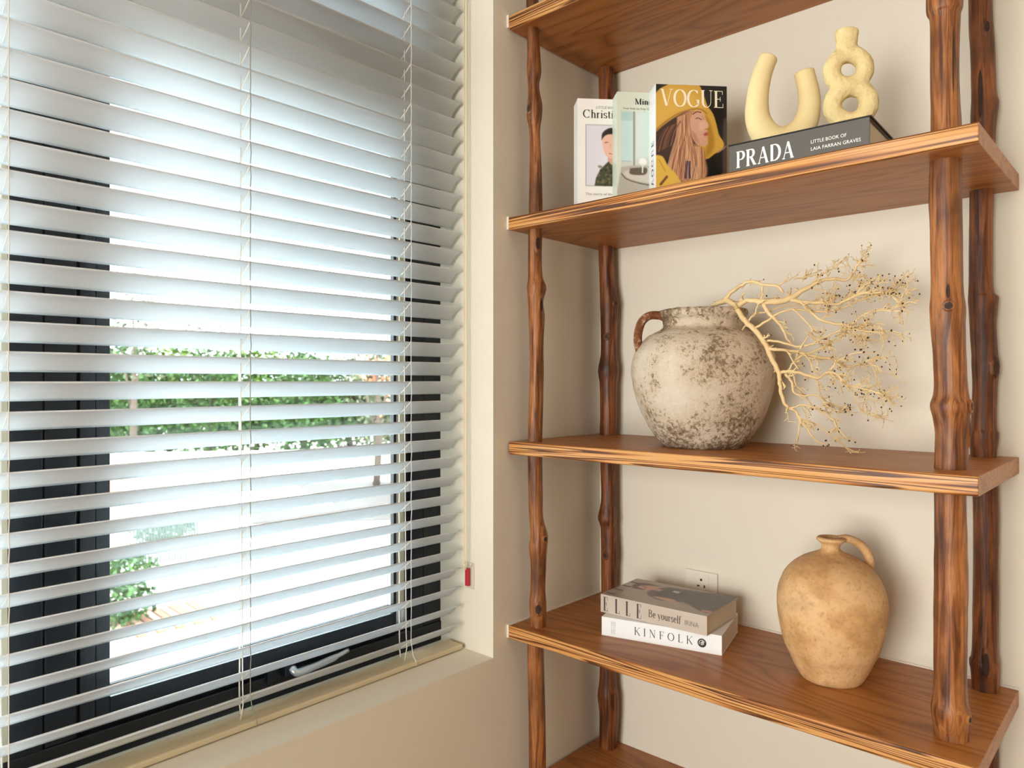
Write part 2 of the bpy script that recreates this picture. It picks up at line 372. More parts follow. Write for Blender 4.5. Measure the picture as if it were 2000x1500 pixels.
poles = {
 'FL': (1.802, [(-420,1028,1055),(-200,1030,1056),(-40,1028,1053),(45,1028,1052),(100,1030,1055),(140,1029,1057),(170,1031,1053),(205,1030,1059),(230,1029,1058),(260,1034,1055),(340,1034,1058),(430,1032,1060),(500,1031,1058),(540,1031,1060),(562,1029,1067),(590,1031,1061),(620,1032,1064),(660,1034,1062),(720,1035,1062),(780,1033,1061),(870,1031,1059),(960,1032,1060),(1010,1034,1061),(1045,1036,1070),(1068,1033,1069),(1100,1036,1067),(1150,1036,1065),(1180,1034,1067),(1225,1036,1066),(1260,1030,1062),(1380,1032,1065),(1500,1033,1066),(1640,1031,1064),(1776,1033,1066)]),
 'BL': (2.030, [(-330,1170,1201),(-100,1170,1200),(130,1169,1198),(250,1171,1202),(350,1168,1200),(485,1169,1199),(550,1171,1201),(595,1172,1207),(640,1173,1206),(690,1173,1205),(722,1168,1209),(750,1171,1206),(800,1172,1205),(865,1171,1204),(960,1174,1204),(990,1172,1204),(1012,1168,1205),(1032,1173,1204),(1080,1174,1207),(1110,1174,1205),(1200,1174,1204),(1320,1171,1204),(1358,1167,1208),(1400,1171,1208),(1480,1170,1204),(1659,1171,1203)]),
 'FR': (1.240, [(-880,1822,1876),(-500,1818,1874),(-200,1820,1876),(0,1813,1877),(40,1820,1872),(150,1820,1869),(240,1822,1874),(300,1820,1875),(380,1818,1874),(460,1821,1876),(560,1821,1877),(600,1819,1881),(640,1822,1881),(700,1826,1883),(765,1828,1887),(792,1822,1892),(820,1827,1889),(850,1830,1887),(918,1828,1885),(970,1828,1884),(1060,1829,1885),(1150,1828,1887),(1250,1827,1885),(1350,1827,1885),(1385,1823,1891),(1410,1825,1890),(1460,1829,1888),(1700,1828,1886),(2243,1828,1888)]),
 'BR': (1.432, [(-700,1898,1940),(-300,1896,1938),(0,1895,1935),(60,1896,1937),(100,1898,1940),(180,1900,1943),(205,1900,1947),(235,1899,1943),(290,1898,1940),(370,1897,1937),(480,1896,1936),(565,1895,1937),(581,1895,1945),(600,1896,1944),(640,1898,1942),(690,1901,1945),(715,1901,1948),(760,1902,1944),(830,1900,1943),(850,1897,1947),(890,1899,1943),(970,1903,1947),(1100,1904,1947),(1265,1902,1946),(1295,1897,1949),(1348,1901,1948),(1600,1900,1946),(2041,1901,1947)]),
}
pole_obj = {}
for key, (dd, ol) in poles.items():
    ol2 = smooth_pts(ol, 7); bm = bmesh.new(); seg = 22; rings = []
    for v, a, b in ol2:
        c = P((a+b)/2, v, dd); r = (b-a)/2/FP*dd; ring = []
        for k in range(seg):
            an = 2*PI*k/seg; q = Vector((math.cos(an)*1.2, math.sin(an)*1.2, c.z*9+dd*7))
            rr = r*(1+.035*mnoise.noise(q*1.5)+.02*mnoise.noise(q*4))
            dx, dy = RT*math.cos(an)*rr, FW*math.sin(an)*rr
            p = c+dx+dy; p.y = min(p.y, YB-.001); p.z = max(p.z, 0.0); ring.append(bm.verts.new(p))
        rings.append(ring)
    for a, b in zip(rings, rings[1:]):
        for k in range(seg): bm.faces.new((a[k], b[k], b[(k+1) % seg], a[(k+1) % seg]))
    bm.faces.new(rings[0]); bm.faces.new(rings[-1][::-1])
    bmesh.ops.recalc_face_normals(bm, faces=bm.faces); bmesh.ops.translate(bm, verts=bm.verts, vec=-SL)
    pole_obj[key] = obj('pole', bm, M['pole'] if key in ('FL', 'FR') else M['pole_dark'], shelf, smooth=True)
def knot(key, u, v, ru, rv, ring=True):
    dd, ol = poles[key]; ol2 = smooth_pts(ol, 7); row = min(ol2, key=lambda q: abs(q[0]-v))
    c = P((row[1]+row[2])/2, v, dd); r = (row[2]-row[1])/2/FP*dd; off = (u-(row[1]+row[2])/2)/FP*dd
    ang = math.asin(max(-.95, min(.95, off/r)))
    nrm = RT*math.sin(ang)-FW*math.cos(ang); tan = RT*math.cos(ang)+FW*math.sin(ang); up = Vector((0, 0, 1))
    a, b = ru/FP*dd, rv/FP*dd; c2 = c+nrm*r
    bm = bmesh.new(); n = 18
    cen = bm.verts.new(c2+nrm*.0012-SL); prev = None
    prof = [(.35, .0014), (.75, .0022), (1.05, .0024), (1.6, -.004)]
    rgs = []
    for q, h in prof:
        rgs.append([bm.verts.new(c2-SL+tan*(a*q*math.cos(2*PI*k/n)*(1+.2*mnoise.noise(Vector((k*.9, u, q)))))+up*(b*q*math.sin(2*PI*k/n)*(1+.2*mnoise.noise(Vector((k, v, q)))))+nrm*(h-(a*q*math.cos(2*PI*k/n))**2/(2*r))) for k in range(n)])
    for k in range(n): f = bm.faces.new((cen, rgs[0][k], rgs[0][(k+1) % n]))
    for i in range(3):
        for k in range(n):
            f = bm.faces.new((rgs[i][k], rgs[i][(k+1) % n], rgs[i+1][(k+1) % n], rgs[i+1][k])); f.material_index = 1 if i == 2 or (i == 1 and ring) else 0
    for f in bm.faces: f.smooth = True
    bmesh.ops.recalc_face_normals(bm, faces=bm.faces)
    tag(obj('knot', bm, [M['knot'], M['pole'] if key in ('FL', 'FR') else M['pole_dark']], pole_obj[key]), 'dark knot')
for a in [('FR', 1836, 600, 10, 9), ('FR', 1879, 793, 7, 11), ('FR', 1836, 572, 3, 12, False), ('FR', 1845, 130, 1.6, 60, False), ('FR', 1881, 840, 3, 26, False), ('FR', 1874, 1392, 6, 8), ('BR', 1930, 718, 9, 17), ('BR', 1914, 62, 6, 14),
          ('BR', 1906, 190, 4, 45, False), ('BR', 1911, 1290, 5, 22, False), ('BL', 1183, 658, 6, 6), ('BL', 1200, 594, 5, 5), ('BL', 1181, 1082, 5, 7), ('FL', 1050, 478, 6, 16), ('FL', 1056, 600, 4, 22), ('FL', 1051, 1185, 8, 12), ('FL', 1033, 216, 5, 9), ('FL', 1064, 1050, 5, 6)]:
    knot(*a)

# ------------------------------------------------------------ wall socket
so_ = P(1371, 1141, depth_at_y(1371, YB-.004)); sk = empty('wall_socket', (so_.x, YB, so_.z)); tag(sk, 'white wall power socket behind the two stacked books', 'socket')
M['plastic'] = mat('white_plastic', (232, 226, 212), .35)
M['hole'] = mat('socket_hole', (40, 34, 30), .8)
pL = P(1340, 1130, depth_at_y(1340, YB)).x-so_.x; pR = P(1403, 1140, depth_at_y(1403, YB)).x-so_.x
bm = bmesh.new(); bx(bm, pL, pR, -.007, 0, -.033, .033); obj('faceplate', bm, M['plastic'], sk, bevel=.002)
bm = bmesh.new(); bx(bm, -.023, .021, -.0085, -.007, -.026, .026); mo = obj('socket_module', bm, M['plastic'], sk, bevel=.001)
for hx, hz, a, b in ((0, .012, .0028, .0028), (-.008, -.004, .0035, .0018), (.009, -.004, .0018, .0035)):
    bm = bmesh.new(); bx(bm, hx-a, hx+a, -.0089, -.008, hz-b, hz+b); obj('pin_hole', bm, M['hole'], mo)

# ------------------------------------------------------------ lettering engine
def arc(cx, cy, rx, ry, a0, a1, n=20):
    return [(cx+rx*math.cos(math.radians(a0+(a1-a0)*i/n)), cy+ry*math.sin(math.radians(a0+(a1-a0)*i/n))) for i in range(n+1)]
# strokes: ('n' nib | 't' thin | 'k' thick, points); ('f', x, y, halfwidth) foot serif; ('v', x, y0, y1) beak serif
GL = {
 'V': (.95, [('k', [(.14, 1), (.46, .03)]), ('t', [(.48, .03), (.80, 1)]), ('f', .14, 1, .15), ('f', .80, 1, .13)]),
 'O': (1.0, [('n', arc(.5, .5, .40, .49, 0, 360, 40))]),
 'G': (1.02, [('n', arc(.52, .5, .42, .49, 48, 325, 32)), ('n', [(.84, .42), (.84, .16)]), ('f', .80, .42, .15), ('v', .80, .78, 1.0)]),
 'U': (.95, [('n', [(.17, 1), (.17, .35)]+arc(.46, .35, .29, .34, 180, 270, 10)), ('t', arc(.46, .35, .31, .34, 270, 360, 10)+[(.77, 1)]), ('f', .17, 1, .15), ('f', .77, 1, .13)]),
 'E': (.80, [('n', [(.20, 0), (.20, 1)]), ('t', [(.05, .98), (.68, .98)]), ('t', [(.05, .02), (.72, .02)]), ('t', [(.2, .51), (.52, .51)]), ('v', .68, .78, 1), ('v', .72, 0, .24), ('v', .52, .38, .64)]),
 'P': (.80, [('n', [(.20, 0), (.20, 1)]), ('n', [(.2, .98), (.42, .98)]+arc(.42, .73, .27, .25, 90, -90, 14)+[(.2, .48)]), ('f', .2, 0, .17), ('f', .12, .98, .09)]),
 'R': (.95, [('n', [(.20, 0), (.20, 1)]), ('n', [(.2, .98), (.44, .98)]+arc(.44, .75, .24, .23, 90, -90, 14)+[(.2, .52)]), ('k', [(.44, .52), (.76, .02)]), ('f', .2, 0, .16), ('f', .12, .98, .09), ('f', .82, .02, .10)]),
 'A': (.95, [('t', [(.13, 0), (.47, 1)]), ('k', [(.47, .98), (.80, 0)]), ('t', [(.25, .33), (.66, .33)]), ('f', .13, 0, .12), ('f', .80, 0, .15)]),
 'D': (.98, [('n', [(.20, 0), (.20, 1)]), ('n', [(.08, .98), (.40, .98)]+arc(.40, .5, .44, .48, 90, -90, 24)+[(.08, .02)])]),
 'K': (.92, [('n', [(.20, 0), (.20, 1)]), ('t', [(.78, .98), (.22, .42)]), ('k', [(.38, .58), (.80, 0)]), ('f', .2, 0, .14), ('f', .2, 1, .14), ('f', .78, 1, .12), ('f', .82, 0, .12)]),
 'I': (.42, [('n', [(.21, 0), (.21, 1)]), ('f', .21, 0, .15), ('f', .21, 1, .15)]),
 'N': (1.0, [('t', [(.18, 0), (.18, 1)]), ('k', [(.18, 1), (.80, .02)]), ('t', [(.80, 0), (.80, 1)]), ('f', .18, 0, .12), ('f', .12, 1, .10), ('f', .80, 1, .12)]),
 'F': (.76, [('n', [(.20, 0), (.20, 1)]), ('t', [(.05, .98), (.68, .98)]), ('t', [(.2, .51), (.52, .51)]), ('v', .68, .78, 1), ('v', .52, .38, .64), ('f', .2, 0, .16)]),
 'L': (.74, [('n', [(.20, 0), (.20, 1)]), ('t', [(.05, .02), (.68, .02)]), ('v', .68, 0, .24), ('f', .2, 1, .15)]),
 'C': (.98, [('n', arc(.52, .5, .42, .49, 45, 315, 32)), ('v', .81, .74, .98)]),
 'B': (.85, [('n', [(.20, 0), (.20, 1)]), ('n', [(.06, .98), (.42, .98)]+arc(.42, .76, .22, .22, 90, -90, 12)+[(.2, .54)]), ('n', [(.2, .54), (.46, .54)]+arc(.46, .28, .26, .26, 90, -90, 12)+[(.06, .02)])]),
 'M': (1.15, [('t', [(.16, 0), (.16, 1)]), ('k', [(.18, 1), (.56, .03)]), ('t', [(.56, .03), (.92, 1)]), ('n', [(.94, 0), (.94, 1)]), ('f', .16, 0, .12), ('f', .94, 0, .15), ('f', .1, 1, .10), ('f', 1.0, 1, .08)]),
 'T': (.85, [('n', [(.42, 0), (.42, 1)]), ('t', [(.05, .98), (.80, .98)]), ('v', .05, .8, 1), ('v', .80, .8, 1), ('f', .42, 0, .15)]),
 'h': (.66, [('n', [(.16, 0), (.16, 1.02)]), ('n', [(.16, .48)]+arc(.34, .42, .17, .22, 140, 0, 10)+[(.51, 0)]), ('f', .16, 0, .12), ('f', .51, 0, .12)]),
 'n': (.66, [('n', [(.16, 0), (.16, .64)]), ('n', [(.16, .48)]+arc(.34, .42, .17, .22, 140, 0, 10)+[(.51, 0)]), ('f', .16, 0, .12), ('f', .51, 0, .12), ('f', .10, .63, .06)]),
 'm': (1.0, [('n', [(.16, 0), (.16, .64)]), ('n', [(.16, .48)]+arc(.34, .42, .17, .22, 140, 0, 10)+[(.51, 0)]), ('n', [(.51, .48)]+arc(.68, .42, .17, .22, 140, 0, 10)+[(.85, 0)]), ('f', .16, 0, .12), ('f', .51, 0, .1), ('f', .85, 0, .12)]),
 'u': (.66, [('n', [(.16, .63), (.16, .22)]+arc(.33, .22, .17, .21, 180, 310, 10)), ('n', [(.51, .64), (.51, 0)]), ('f', .1, .62, .06), ('f', .46, .62, .06), ('f', .56, .01, .06)]),
 'r': (.50, [('n', [(.16, 0), (.16, .64)]), ('n', [(.16, .42)]+arc(.33, .42, .15, .20, 150, 50, 8)), ('f', .16, 0, .12), ('f', .1, .63, .06)]),
 'i': (.34, [('n', [(.17, 0), (.17, .64)]), ('n', [(.17, .82), (.17, .92)]), ('f', .17, 0, .12), ('f', .11, .63, .06)]),
 's': (.50, [('n', arc(.25, .48, .16, .155, 30, 235, 12)+arc(.25, .16, .17, .155, 60, -150, 12)), ('v', .40, .46, .62), ('v', .08, .02, .18)]),
 't': (.42, [('n', [(.2, .85), (.2, .16)]+arc(.31, .15, .11, .14, 180, 300, 6)), ('t', [(.06, .62), (.36, .62)])]),
 'a': (.60, [('n', arc(.28, .46, .17, .18, 150, 0, 8)+[(.45, 0)]), ('n', arc(.27, .19, .17, .18, 60, 330, 14)), ('f', .50, .01, .05)]),
 'e': (.58, [('n', [(.12, .36), (.46, .36)]+arc(.29, .33, .19, .31, 5, 310, 22))]),
 'y': (.62, [('k', [(.1, .63), (.31, .04)]), ('t', [(.52, .63), (.24, -.2), (.1, -.26)]), ('f', .1, .63, .1), ('f', .52, .63, .09)]),
 'o': (.62, [('n', arc(.31, .32, .22, .31, 0, 360, 26))]),
 'l': (.34, [('n', [(.17, 0), (.17, 1.02)]), ('f', .17, 0, .12), ('f', .11, 1.0, .06)]),
 'f': (.42, [('n', [(.17, 0), (.17, .80)]+arc(.31, .80, .14, .20, 180, 40, 8)), ('t', [(.04, .62), (.34, .62)]), ('f', .17, 0, .12)]),
 ' ': (.34, []),
}
def lettering(text, org, ux, uy, h, width=None, thick=.09, thin=.022, space=.06, condense=1.0):
    """flat serif lettering as a mesh: org = left end of the baseline"""
    org, ux, uy = Vector(org), Vector(ux), Vector(uy); verts = []; faces = []
    adv = sum(GL[c][0]*condense+space for c in text)-space
    k = (width/(adv*h)) if width else 1.0
    x0 = 0
    def add(quad):
        i = len(verts); verts.extend(quad); faces.append((i, i+1, i+2, i+3))
    for c in text:
        w_, st = GL[c]
        for s in st:
            if s[0] == 'f': _, x, y, hw = s; hw *= .9; x = x*condense; hw = hw*max(condense, .6); t2 = thin; add([(x0+x-hw, y-t2), (x0+x+hw, y-t2), (x0+x+hw, y+t2), (x0+x-hw, y+t2)])
            elif s[0] == 'v': _, x, a, b = s; x = x*condense; add([(x0+x-thin, a), (x0+x+thin, a), (x0+x+thin, b), (x0+x-thin, b)])
            else:
                pts = [(x*condense, y) for x, y in s[1]]; L = []; R_ = []
                for i, (x, y) in enumerate(pts):
                    a = pts[max(i-1, 0)]; b = pts[min(i+1, len(pts)-1)]
                    if s[1][0] == s[1][-1] or (abs(pts[0][0]-pts[-1][0])+abs(pts[0][1]-pts[-1][1]) < 1e-6):
                        a = pts[i-1] if i > 0 else pts[-2]; b = pts[i+1] if i < len(pts)-1 else pts[1]
                    dx, dy = b[0]-a[0], b[1]-a[1]; q = math.hypot(dx, dy) or 1; dx /= q; dy /= q
                    hw = {'n': math.sqrt((thick*dy)**2+(thin*dx)**2), 't': thin, 'k': thick*.9}[s[0]]
                    L.append((x0+x-dy*hw, y+dx*hw)); R_.append((x0+x+dy*hw, y-dx*hw))
                for i in range(len(pts)-1): add([R_[i], R_[i+1], L[i+1], L[i]])
        x0 += w_*condense+space
    me = bpy.data.meshes.new('lettering')
    me.from_pydata([tuple(org+ux*(x*h*k)+uy*(y*h)) for x, y in verts], [], faces); return me
def sans(text, org, ux, uy, h, width=None):
    cu = bpy.data.curves.new('t', 'FONT'); cu.body = text; cu.size = 1; cu.resolution_u = 2
    o = bpy.data.objects.new('t', cu); C.objects.link(o); dg = bpy.context.evaluated_depsgraph_get(); me = bpy.data.meshes.new_from_object(o.evaluated_get(dg))
    bpy.data.objects.remove(o); bpy.data.curves.remove(cu)
    org, ux, uy = Vector(org), Vector(ux), Vector(uy); mxx = max(v.co.x for v in me.vertices); k = (width/mxx) if width else h/.72
    for v in me.vertices: v.co = org+ux*(v.co.x*k)+uy*(v.co.y*h/.72)
    me.name = 'lettering'; me.materials.clear(); return me

# ------------------------------------------------------------ printed pictures (flat print on covers)
class Canvas:
    def __init__(s, x0, y0, x1, y1, nx, col):
        s.x0, s.y0, s.x1, s.y1 = x0, y0, x1, y1; s.nx = nx; s.ny = int(nx*(y1-y0)/(x1-x0))
        xs = np.linspace(x0, x1, s.nx); ys = np.linspace(y0, y1, s.ny); s.X, s.Y = np.meshgrid(xs, ys)
        s.a = np.ones((s.ny, s.nx, 3))*np.array(col, float)
    def mask(s, pts, soft=4):
        X, Y = s.X, s.Y; ins = np.zeros(X.shape, bool); dist = np.full(X.shape, 1e9); n = len(pts)
        for i in range(n):
            (x1, y1), (x2, y2) = pts[i], pts[(i+1) % n]
            c = ((y1 > Y) != (y2 > Y)); xi = (x2-x1)*(Y-y1)/((y2-y1) or 1e-9)+x1; ins ^= c & (X < xi)
            dx, dy = x2-x1, y2-y1; t = np.clip(((X-x1)*dx+(Y-y1)*dy)/((dx*dx+dy*dy) or 1e-9), 0, 1)
            dist = np.minimum(dist, np.hypot(X-x1-t*dx, Y-y1-t*dy))
        sd = np.where(ins, dist, -dist); return np.clip(sd/soft*.5+.5, 0, 1)[..., None]
    def poly(s, pts, col, soft=4, alpha=1, sm=True):
        if sm and len(pts) > 4:
            q = [tuple(p) for p in smooth_pts(list(pts)+[pts[0]], 3)]; pts = q[:-1]
        m = s.mask(pts, soft)*alpha; s.a = s.a*(1-m)+np.array(col, float)*m
    def stroke(s, pts, wd, col, alpha=1, soft=3):
        d = np.full(s.X.shape, 1e9); pts = [tuple(p) for p in smooth_pts(pts, 4)] if len(pts) > 2 else pts
        for (x1, y1), (x2, y2) in zip(pts, pts[1:]):
            dx, dy = x2-x1, y2-y1; t = np.clip(((s.X-x1)*dx+(s.Y-y1)*dy)/((dx*dx+dy*dy) or 1e-9), 0, 1)
            d = np.minimum(d, np.hypot(s.X-x1-t*dx, s.Y-y1-t*dy))
        m = np.clip((wd/2-d)/soft+.5, 0, 1)[..., None]*alpha; s.a = s.a*(1-m)+np.array(col, float)*m
    def mesh(s, org, ux, uy, wd, ht):
        org, ux, uy = np.array(org, float), np.array(ux, float), np.array(uy, float)
        fx = (s.X-s.x0)/(s.x1-s.x0)*wd; fy = (s.Y-s.y0)/(s.y1-s.y0)*ht
        v = org+fx[..., None]*ux+fy[..., None]*uy; me = bpy.data.meshes.new('cover_picture')
        idx = np.arange(s.nx*s.ny).reshape(s.ny, s.nx); f = np.stack([idx[:-1, :-1], idx[1:, :-1], idx[1:, 1:], idx[:-1, 1:]], -1).reshape(-1, 4)
        me.from_pydata(v.reshape(-1, 3).tolist(), [], f.tolist())
        c = np.clip(s.a, 0, 255)/255; c = np.where(c <= .04045, c/12.92, ((c+.055)/1.055)**2.4)
        at = me.color_attributes.new('print', 'FLOAT_COLOR', 'POINT'); at.data.foreach_set('color', np.concatenate([c, np.ones((*c.shape[:2], 1))], -1).astype(np.float32).ravel())
        return me
M['print'] = mat('printed_paper', (255, 255, 255), .32, .4)
t = M['print'].node_tree; q = t.nodes.new('ShaderNodeAttribute'); q.attribute_name = 'print'; t.links.new(q.outputs['Color'], t.nodes['Principled BSDF'].inputs['Base Color'])

def pages_mat():
    m = mat('book_pages', (226, 214, 192), .8); g = G(m); f = g.noise(g.mapping((700, 700, 3)), 1, 1); g.base(g.mix(f, (232, 222, 202), (200, 186, 160))); return m
M['pages'] = pages_mat()
def book(name, origin, rot, Wd, T, H, cover, label, board=.0022, soft=False):
    """local frame: x from the spine, y through the thickness (front cover at y=0), z height"""
    e = empty(name, origin); e.rotation_euler = rot.to_euler() if isinstance(rot, Matrix) else rot
    tag(e, label, 'book'); bm = bmesh.new(); c = board
    loop = [(Wd, 0), (0, 0), (0, T), (Wd, T), (Wd, T-c), (c, T-c), (c, c), (Wd, c)]
    a = [bm.verts.new((x, y, 0)) for x, y in loop]; b = [bm.verts.new((x, y, H)) for x, y in loop]
    for i in range(8): bm.faces.new((a[i], a[(i+1) % 8], b[(i+1) % 8], b[i]))
    for r_ in (a, b):
        for q in ((0, 1, 6, 7), (1, 2, 5, 6), (2, 3, 4, 5)):
            bm.faces.new([r_[i] for i in q])
    bmesh.ops.recalc_face_normals(bm, faces=bm.faces); obj('cover', bm, cover, e, bevel=.0006)
    s = .0008 if soft else .004
    bm = bmesh.new(); bx(bm, c, Wd-s, c, T-c, s, H-s); obj('pages', bm, M['pages'], e)
    return e
def inkm(name, col, r=.5): return mat(name, col, r)
M['inkblack'] = inkm('ink_black', (30, 28, 28)); M['inkwhite'] = inkm('ink_white', (248, 246, 240)); M['inkgrey'] = inkm('ink_grey', (120, 118, 114)); M['inkbrown'] = inkm('ink_taupe', (74, 66, 60))
def put(me, m, parent, name='lettering', label=None):
    me.materials.append(m); o = bpy.data.objects.new(name, me); C.objects.link(o); o.parent = parent
    if label: o['label'] = label
    return o
EPS = .0004
# ---- three standing books on the second shelf
Z2 = TOPS[1]; BH = .25; BW = .162
rzb = YAW+math.radians(5.0)
def standing(name, u, v, T, cover, label):
    d_ = (Z2+BH-CAMZ)*FP/(HZ-v); p = P(u, v, d_); p.z = Z2
    return book(name, p, (0, 0, rzb), BW, T, BH, cover, label)
M['cv_grey'] = mat('cover_offwhite', (232, 230, 226), .4); M['cv_green'] = mat('cover_palegreen', (206, 216, 200), .4)
M['cv_white'] = mat('cover_white', (238, 240, 240), .35); M['cv_black'] = mat('cover_black', (14, 13, 13), .35)
X_, Z_, mY = Vector((1, 0, 0)), Vector((0, 0, 1)), Vector((0, -1, 0))

b1 = standing('book', 1128, 192, .050, M['cv_grey'], 'off-white book with a framed portrait on its cover, leftmost on the shelf')
cv = Canvas(0, 0, 733, 1131, 110, (233, 230, 226)); cv2 = cv
cv.poly([(85, 270), (640, 270), (640, 915), (85, 915)], (120, 118, 120), 3, sm=False)
cv.poly([(90, 275), (635, 275), (635, 910), (90, 910)], (214, 209, 221), 3, sm=False)
cv.poly([(180, 915), (195, 830), (240, 740), (300, 680), (330, 650), (400, 640), (470, 680), (540, 740), (600, 915)], (62, 66, 46), 5, sm=False)
for i in range(60):
    x, y = random.uniform(200, 560), random.uniform(700, 905); cv.poly([(x, y), (x+22, y-12), (x+36, y+8), (x+12, y+20)], random.choice([(98, 90, 60), (36, 40, 32), (120, 104, 70)]), 6, .8)
cv.poly([(180, 940), (180, 915), (620, 915), (620, 940)], (233, 230, 226), 2, sm=False)
cv.poly([(320, 640), (330, 560), (400, 560), (410, 660), (365, 690)], (206, 158, 138), 5)
cv.poly([(262, 440), (275, 360), (340, 330), (420, 350), (440, 440), (420, 560), (365, 620), (310, 600), (275, 530)], (224, 178, 158), 5)
cv.poly([(255, 430), (262, 360), (310, 315), (370, 300), (440, 340), (455, 430), (440, 420), (400, 372), (330, 368), (285, 390)], (34, 30, 30), 5)
cv.stroke([(290, 455), (325, 452)], 7, (60, 44, 40)); cv.stroke([(375, 452), (410, 455)], 7, (60, 44, 40)); cv.stroke([(335, 570), (375, 572)], 9, (170, 90, 84)); cv.stroke([(350, 470), (345, 520)], 5, (190, 140, 120))
put(cv.mesh((.0, -EPS, BH), X_, -Z_, BW, BH), M['print'], b1, 'cover_picture', 'framed portrait print')
pxm = BW/733
put(sans('LITTLE BOOK OF', (195*pxm, -2*EPS, BH-103*pxm), X_, Z_, 28*pxm), M['inkgrey'], b1)
put(lettering('Christian', (55*pxm, -2*EPS, BH-200*pxm), X_, Z_, 84*pxm, 440*pxm, .075, .028, .02), M['inkblack'], b1)
put(sans('The story of the fashion house', (82*pxm, -2*EPS, BH-1010*pxm), X_, Z_, 26*pxm, 560*pxm), M['inkgrey'], b1)

b2 = standing('book', 1205, 179, .058, M['cv_green'], 'pale green book with an interior photo, between two other upright books')
cv = Canvas(0, 0, 752, 1160, 110, (206, 213, 197))
cv.poly([(45, 205), (700, 205), (700, 1160), (45, 1160)], (196, 204, 196), 3, sm=False)
cv.poly([(45, 300), (170, 300), (170, 730), (45, 730)], (188, 214, 214), 8, sm=False); cv.poly([(45, 205), (170, 205), (170, 300), (45, 300)], (170, 200, 196), 12, sm=False)
cv.poly([(200, 205), (400, 205), (400, 690), (200, 690)], (204, 218, 212), 20, sm=False)
cv.poly([(320, 205), (700, 205), (700, 500), (320, 600)], (188, 220, 208), 60)
cv.stroke([(183, 210), (183, 780)], 20, (140, 142, 132)); cv.stroke([(45, 728), (150, 728)], 6, (150, 150, 142))
cv.poly([(45, 790), (200, 770), (500, 780), (700, 820), (700, 1160), (45, 1160)], (172, 168, 156), 10)
cv.stroke([(50, 860), (90, 905), (180, 940), (300, 965), (420, 975), (600, 970)], 14, (104, 98, 88)); cv.poly([(60, 850), (180, 800), (400, 790), (700, 800), (700, 950), (400, 955), (150, 920)], (196, 192, 180), 10)
cv.poly([(140, 800), (310, 790), (315, 850), (260, 870), (140, 860)], (92, 80, 70), 6); cv.poly([(235, 740), (245, 700), (285, 690), (315, 715), (310, 750), (270, 765)], (232, 234, 226), 7); cv.stroke([(275, 760), (272, 840)], 18, (214, 214, 204))
cv.stroke([(365, 640), (362, 820)], 22, (70, 84, 60)); cv.poly([(400, 620), (520, 600), (560, 760), (420, 780)], (96, 112, 84), 12)
put(cv.mesh((0, -EPS, BH), X_, -Z_, BW, BH), M['print'], b2, 'cover_picture', 'printed room interior')
pxm = BW/752
put(lettering('Minim', (190*pxm, -2*EPS, BH-128*pxm), X_, Z_, 60*pxm, 235*pxm, .11, .03, .03), M['inkblack'], b2)
put(sans('Your Step by Step Guide to a calm home', (60*pxm, -2*EPS, BH-182*pxm), X_, Z_, 19*pxm, 560*pxm), M['inkbrown'], b2)

b3 = standing('book', 1280, 163.5, .052, M['cv_white'], 'upright book showing a woman in a yellow hat on a black cover')
cv = Canvas(968, 125, 1740, 1316, 170, (10, 9, 10))
cv.poly([(1700, 480), (1742, 440), (1742, 1320), (1690, 1320)], (64, 50, 46), 8, sm=False)
HAT = (203, 158, 62)
cv.poly([(940, 250), (1010, 172), (1090, 130), (1160, 95), (1400, 95), (1468, 175), (1500, 260), (1530, 340), (1590, 420), (1630, 540), (1655, 640), (1708, 725), (1690, 790), (1600, 850), (1525, 900), (1440, 860), (1350, 500), (1200, 500), (1080, 560), (940, 680)], HAT, 6)
cv.poly([(1500, 440), (1540, 480), (1590, 620), (1600, 760), (1540, 870), (1500, 860), (1530, 700)], (170, 122, 42), 20)
cv.poly([(968, 300), (1100, 180), (1350, 200), (1440, 350), (1250, 400), (1050, 520), (960, 600)], (216, 172, 76), 50, .8)
cv.stroke([(940, 640), (1040, 545), (1190, 440), (1340, 385), (1450, 375), (1520, 420)], 16, (150, 106, 36), .8, 8)
cv.poly([(940, 660), (1040, 565), (1190, 460), (1330, 400), (1360, 520), (1260, 760), (1140, 900), (1040, 900), (940, 870)], (52, 27, 24), 8)
cv.poly([(1195, 470), (1330, 395), (1400, 430), (1360, 660), (1400, 760), (1450, 760), (1500, 880), (1525, 1060), (1420, 1200), (1180, 1260), (1060, 1080), (1140, 880), (1200, 680)], (178, 124, 92), 14)
for i in range(70):
    x = random.uniform(1200, 1370); y = 420+abs(x-1330)*.4; sx = random.uniform(-170, 150); c_ = random.choice([(214, 170, 128), (152, 98, 70), (118, 70, 50), (226, 186, 146), (198, 146, 108), (90, 50, 40)])
    cv.stroke([(x, y), (x+sx*.15, y+200), (x+sx*.6, y+430), (x+sx, y+700)], random.uniform(5, 12), c_, .55, 4)
for i in range(26):
    x = random.uniform(990, 1180); y = 560-(x-990)*.5+40; cv.stroke([(x+60, y), (x, y+110), (x-40, y+260)], random.uniform(4, 9), random.choice([(130, 84, 60), (84, 48, 38), (150, 100, 72)]), .6, 4)
cv.poly([(1360, 420), (1430, 385), (1488, 425), (1508, 482), (1546, 545), (1518, 582), (1536, 632), (1524, 668), (1534, 730), (1490, 766), (1420, 748), (1372, 700), (1345, 600), (1340, 500)], (204, 156, 130), 6)
cv.poly([(1440, 520), (1500, 500), (1530, 560), (1500, 590), (1440, 600)], (222, 178, 152), 16, .7); cv.poly([(1350, 600), (1400, 640), (1440, 740), (1380, 710)], (168, 116, 92), 14, .7)
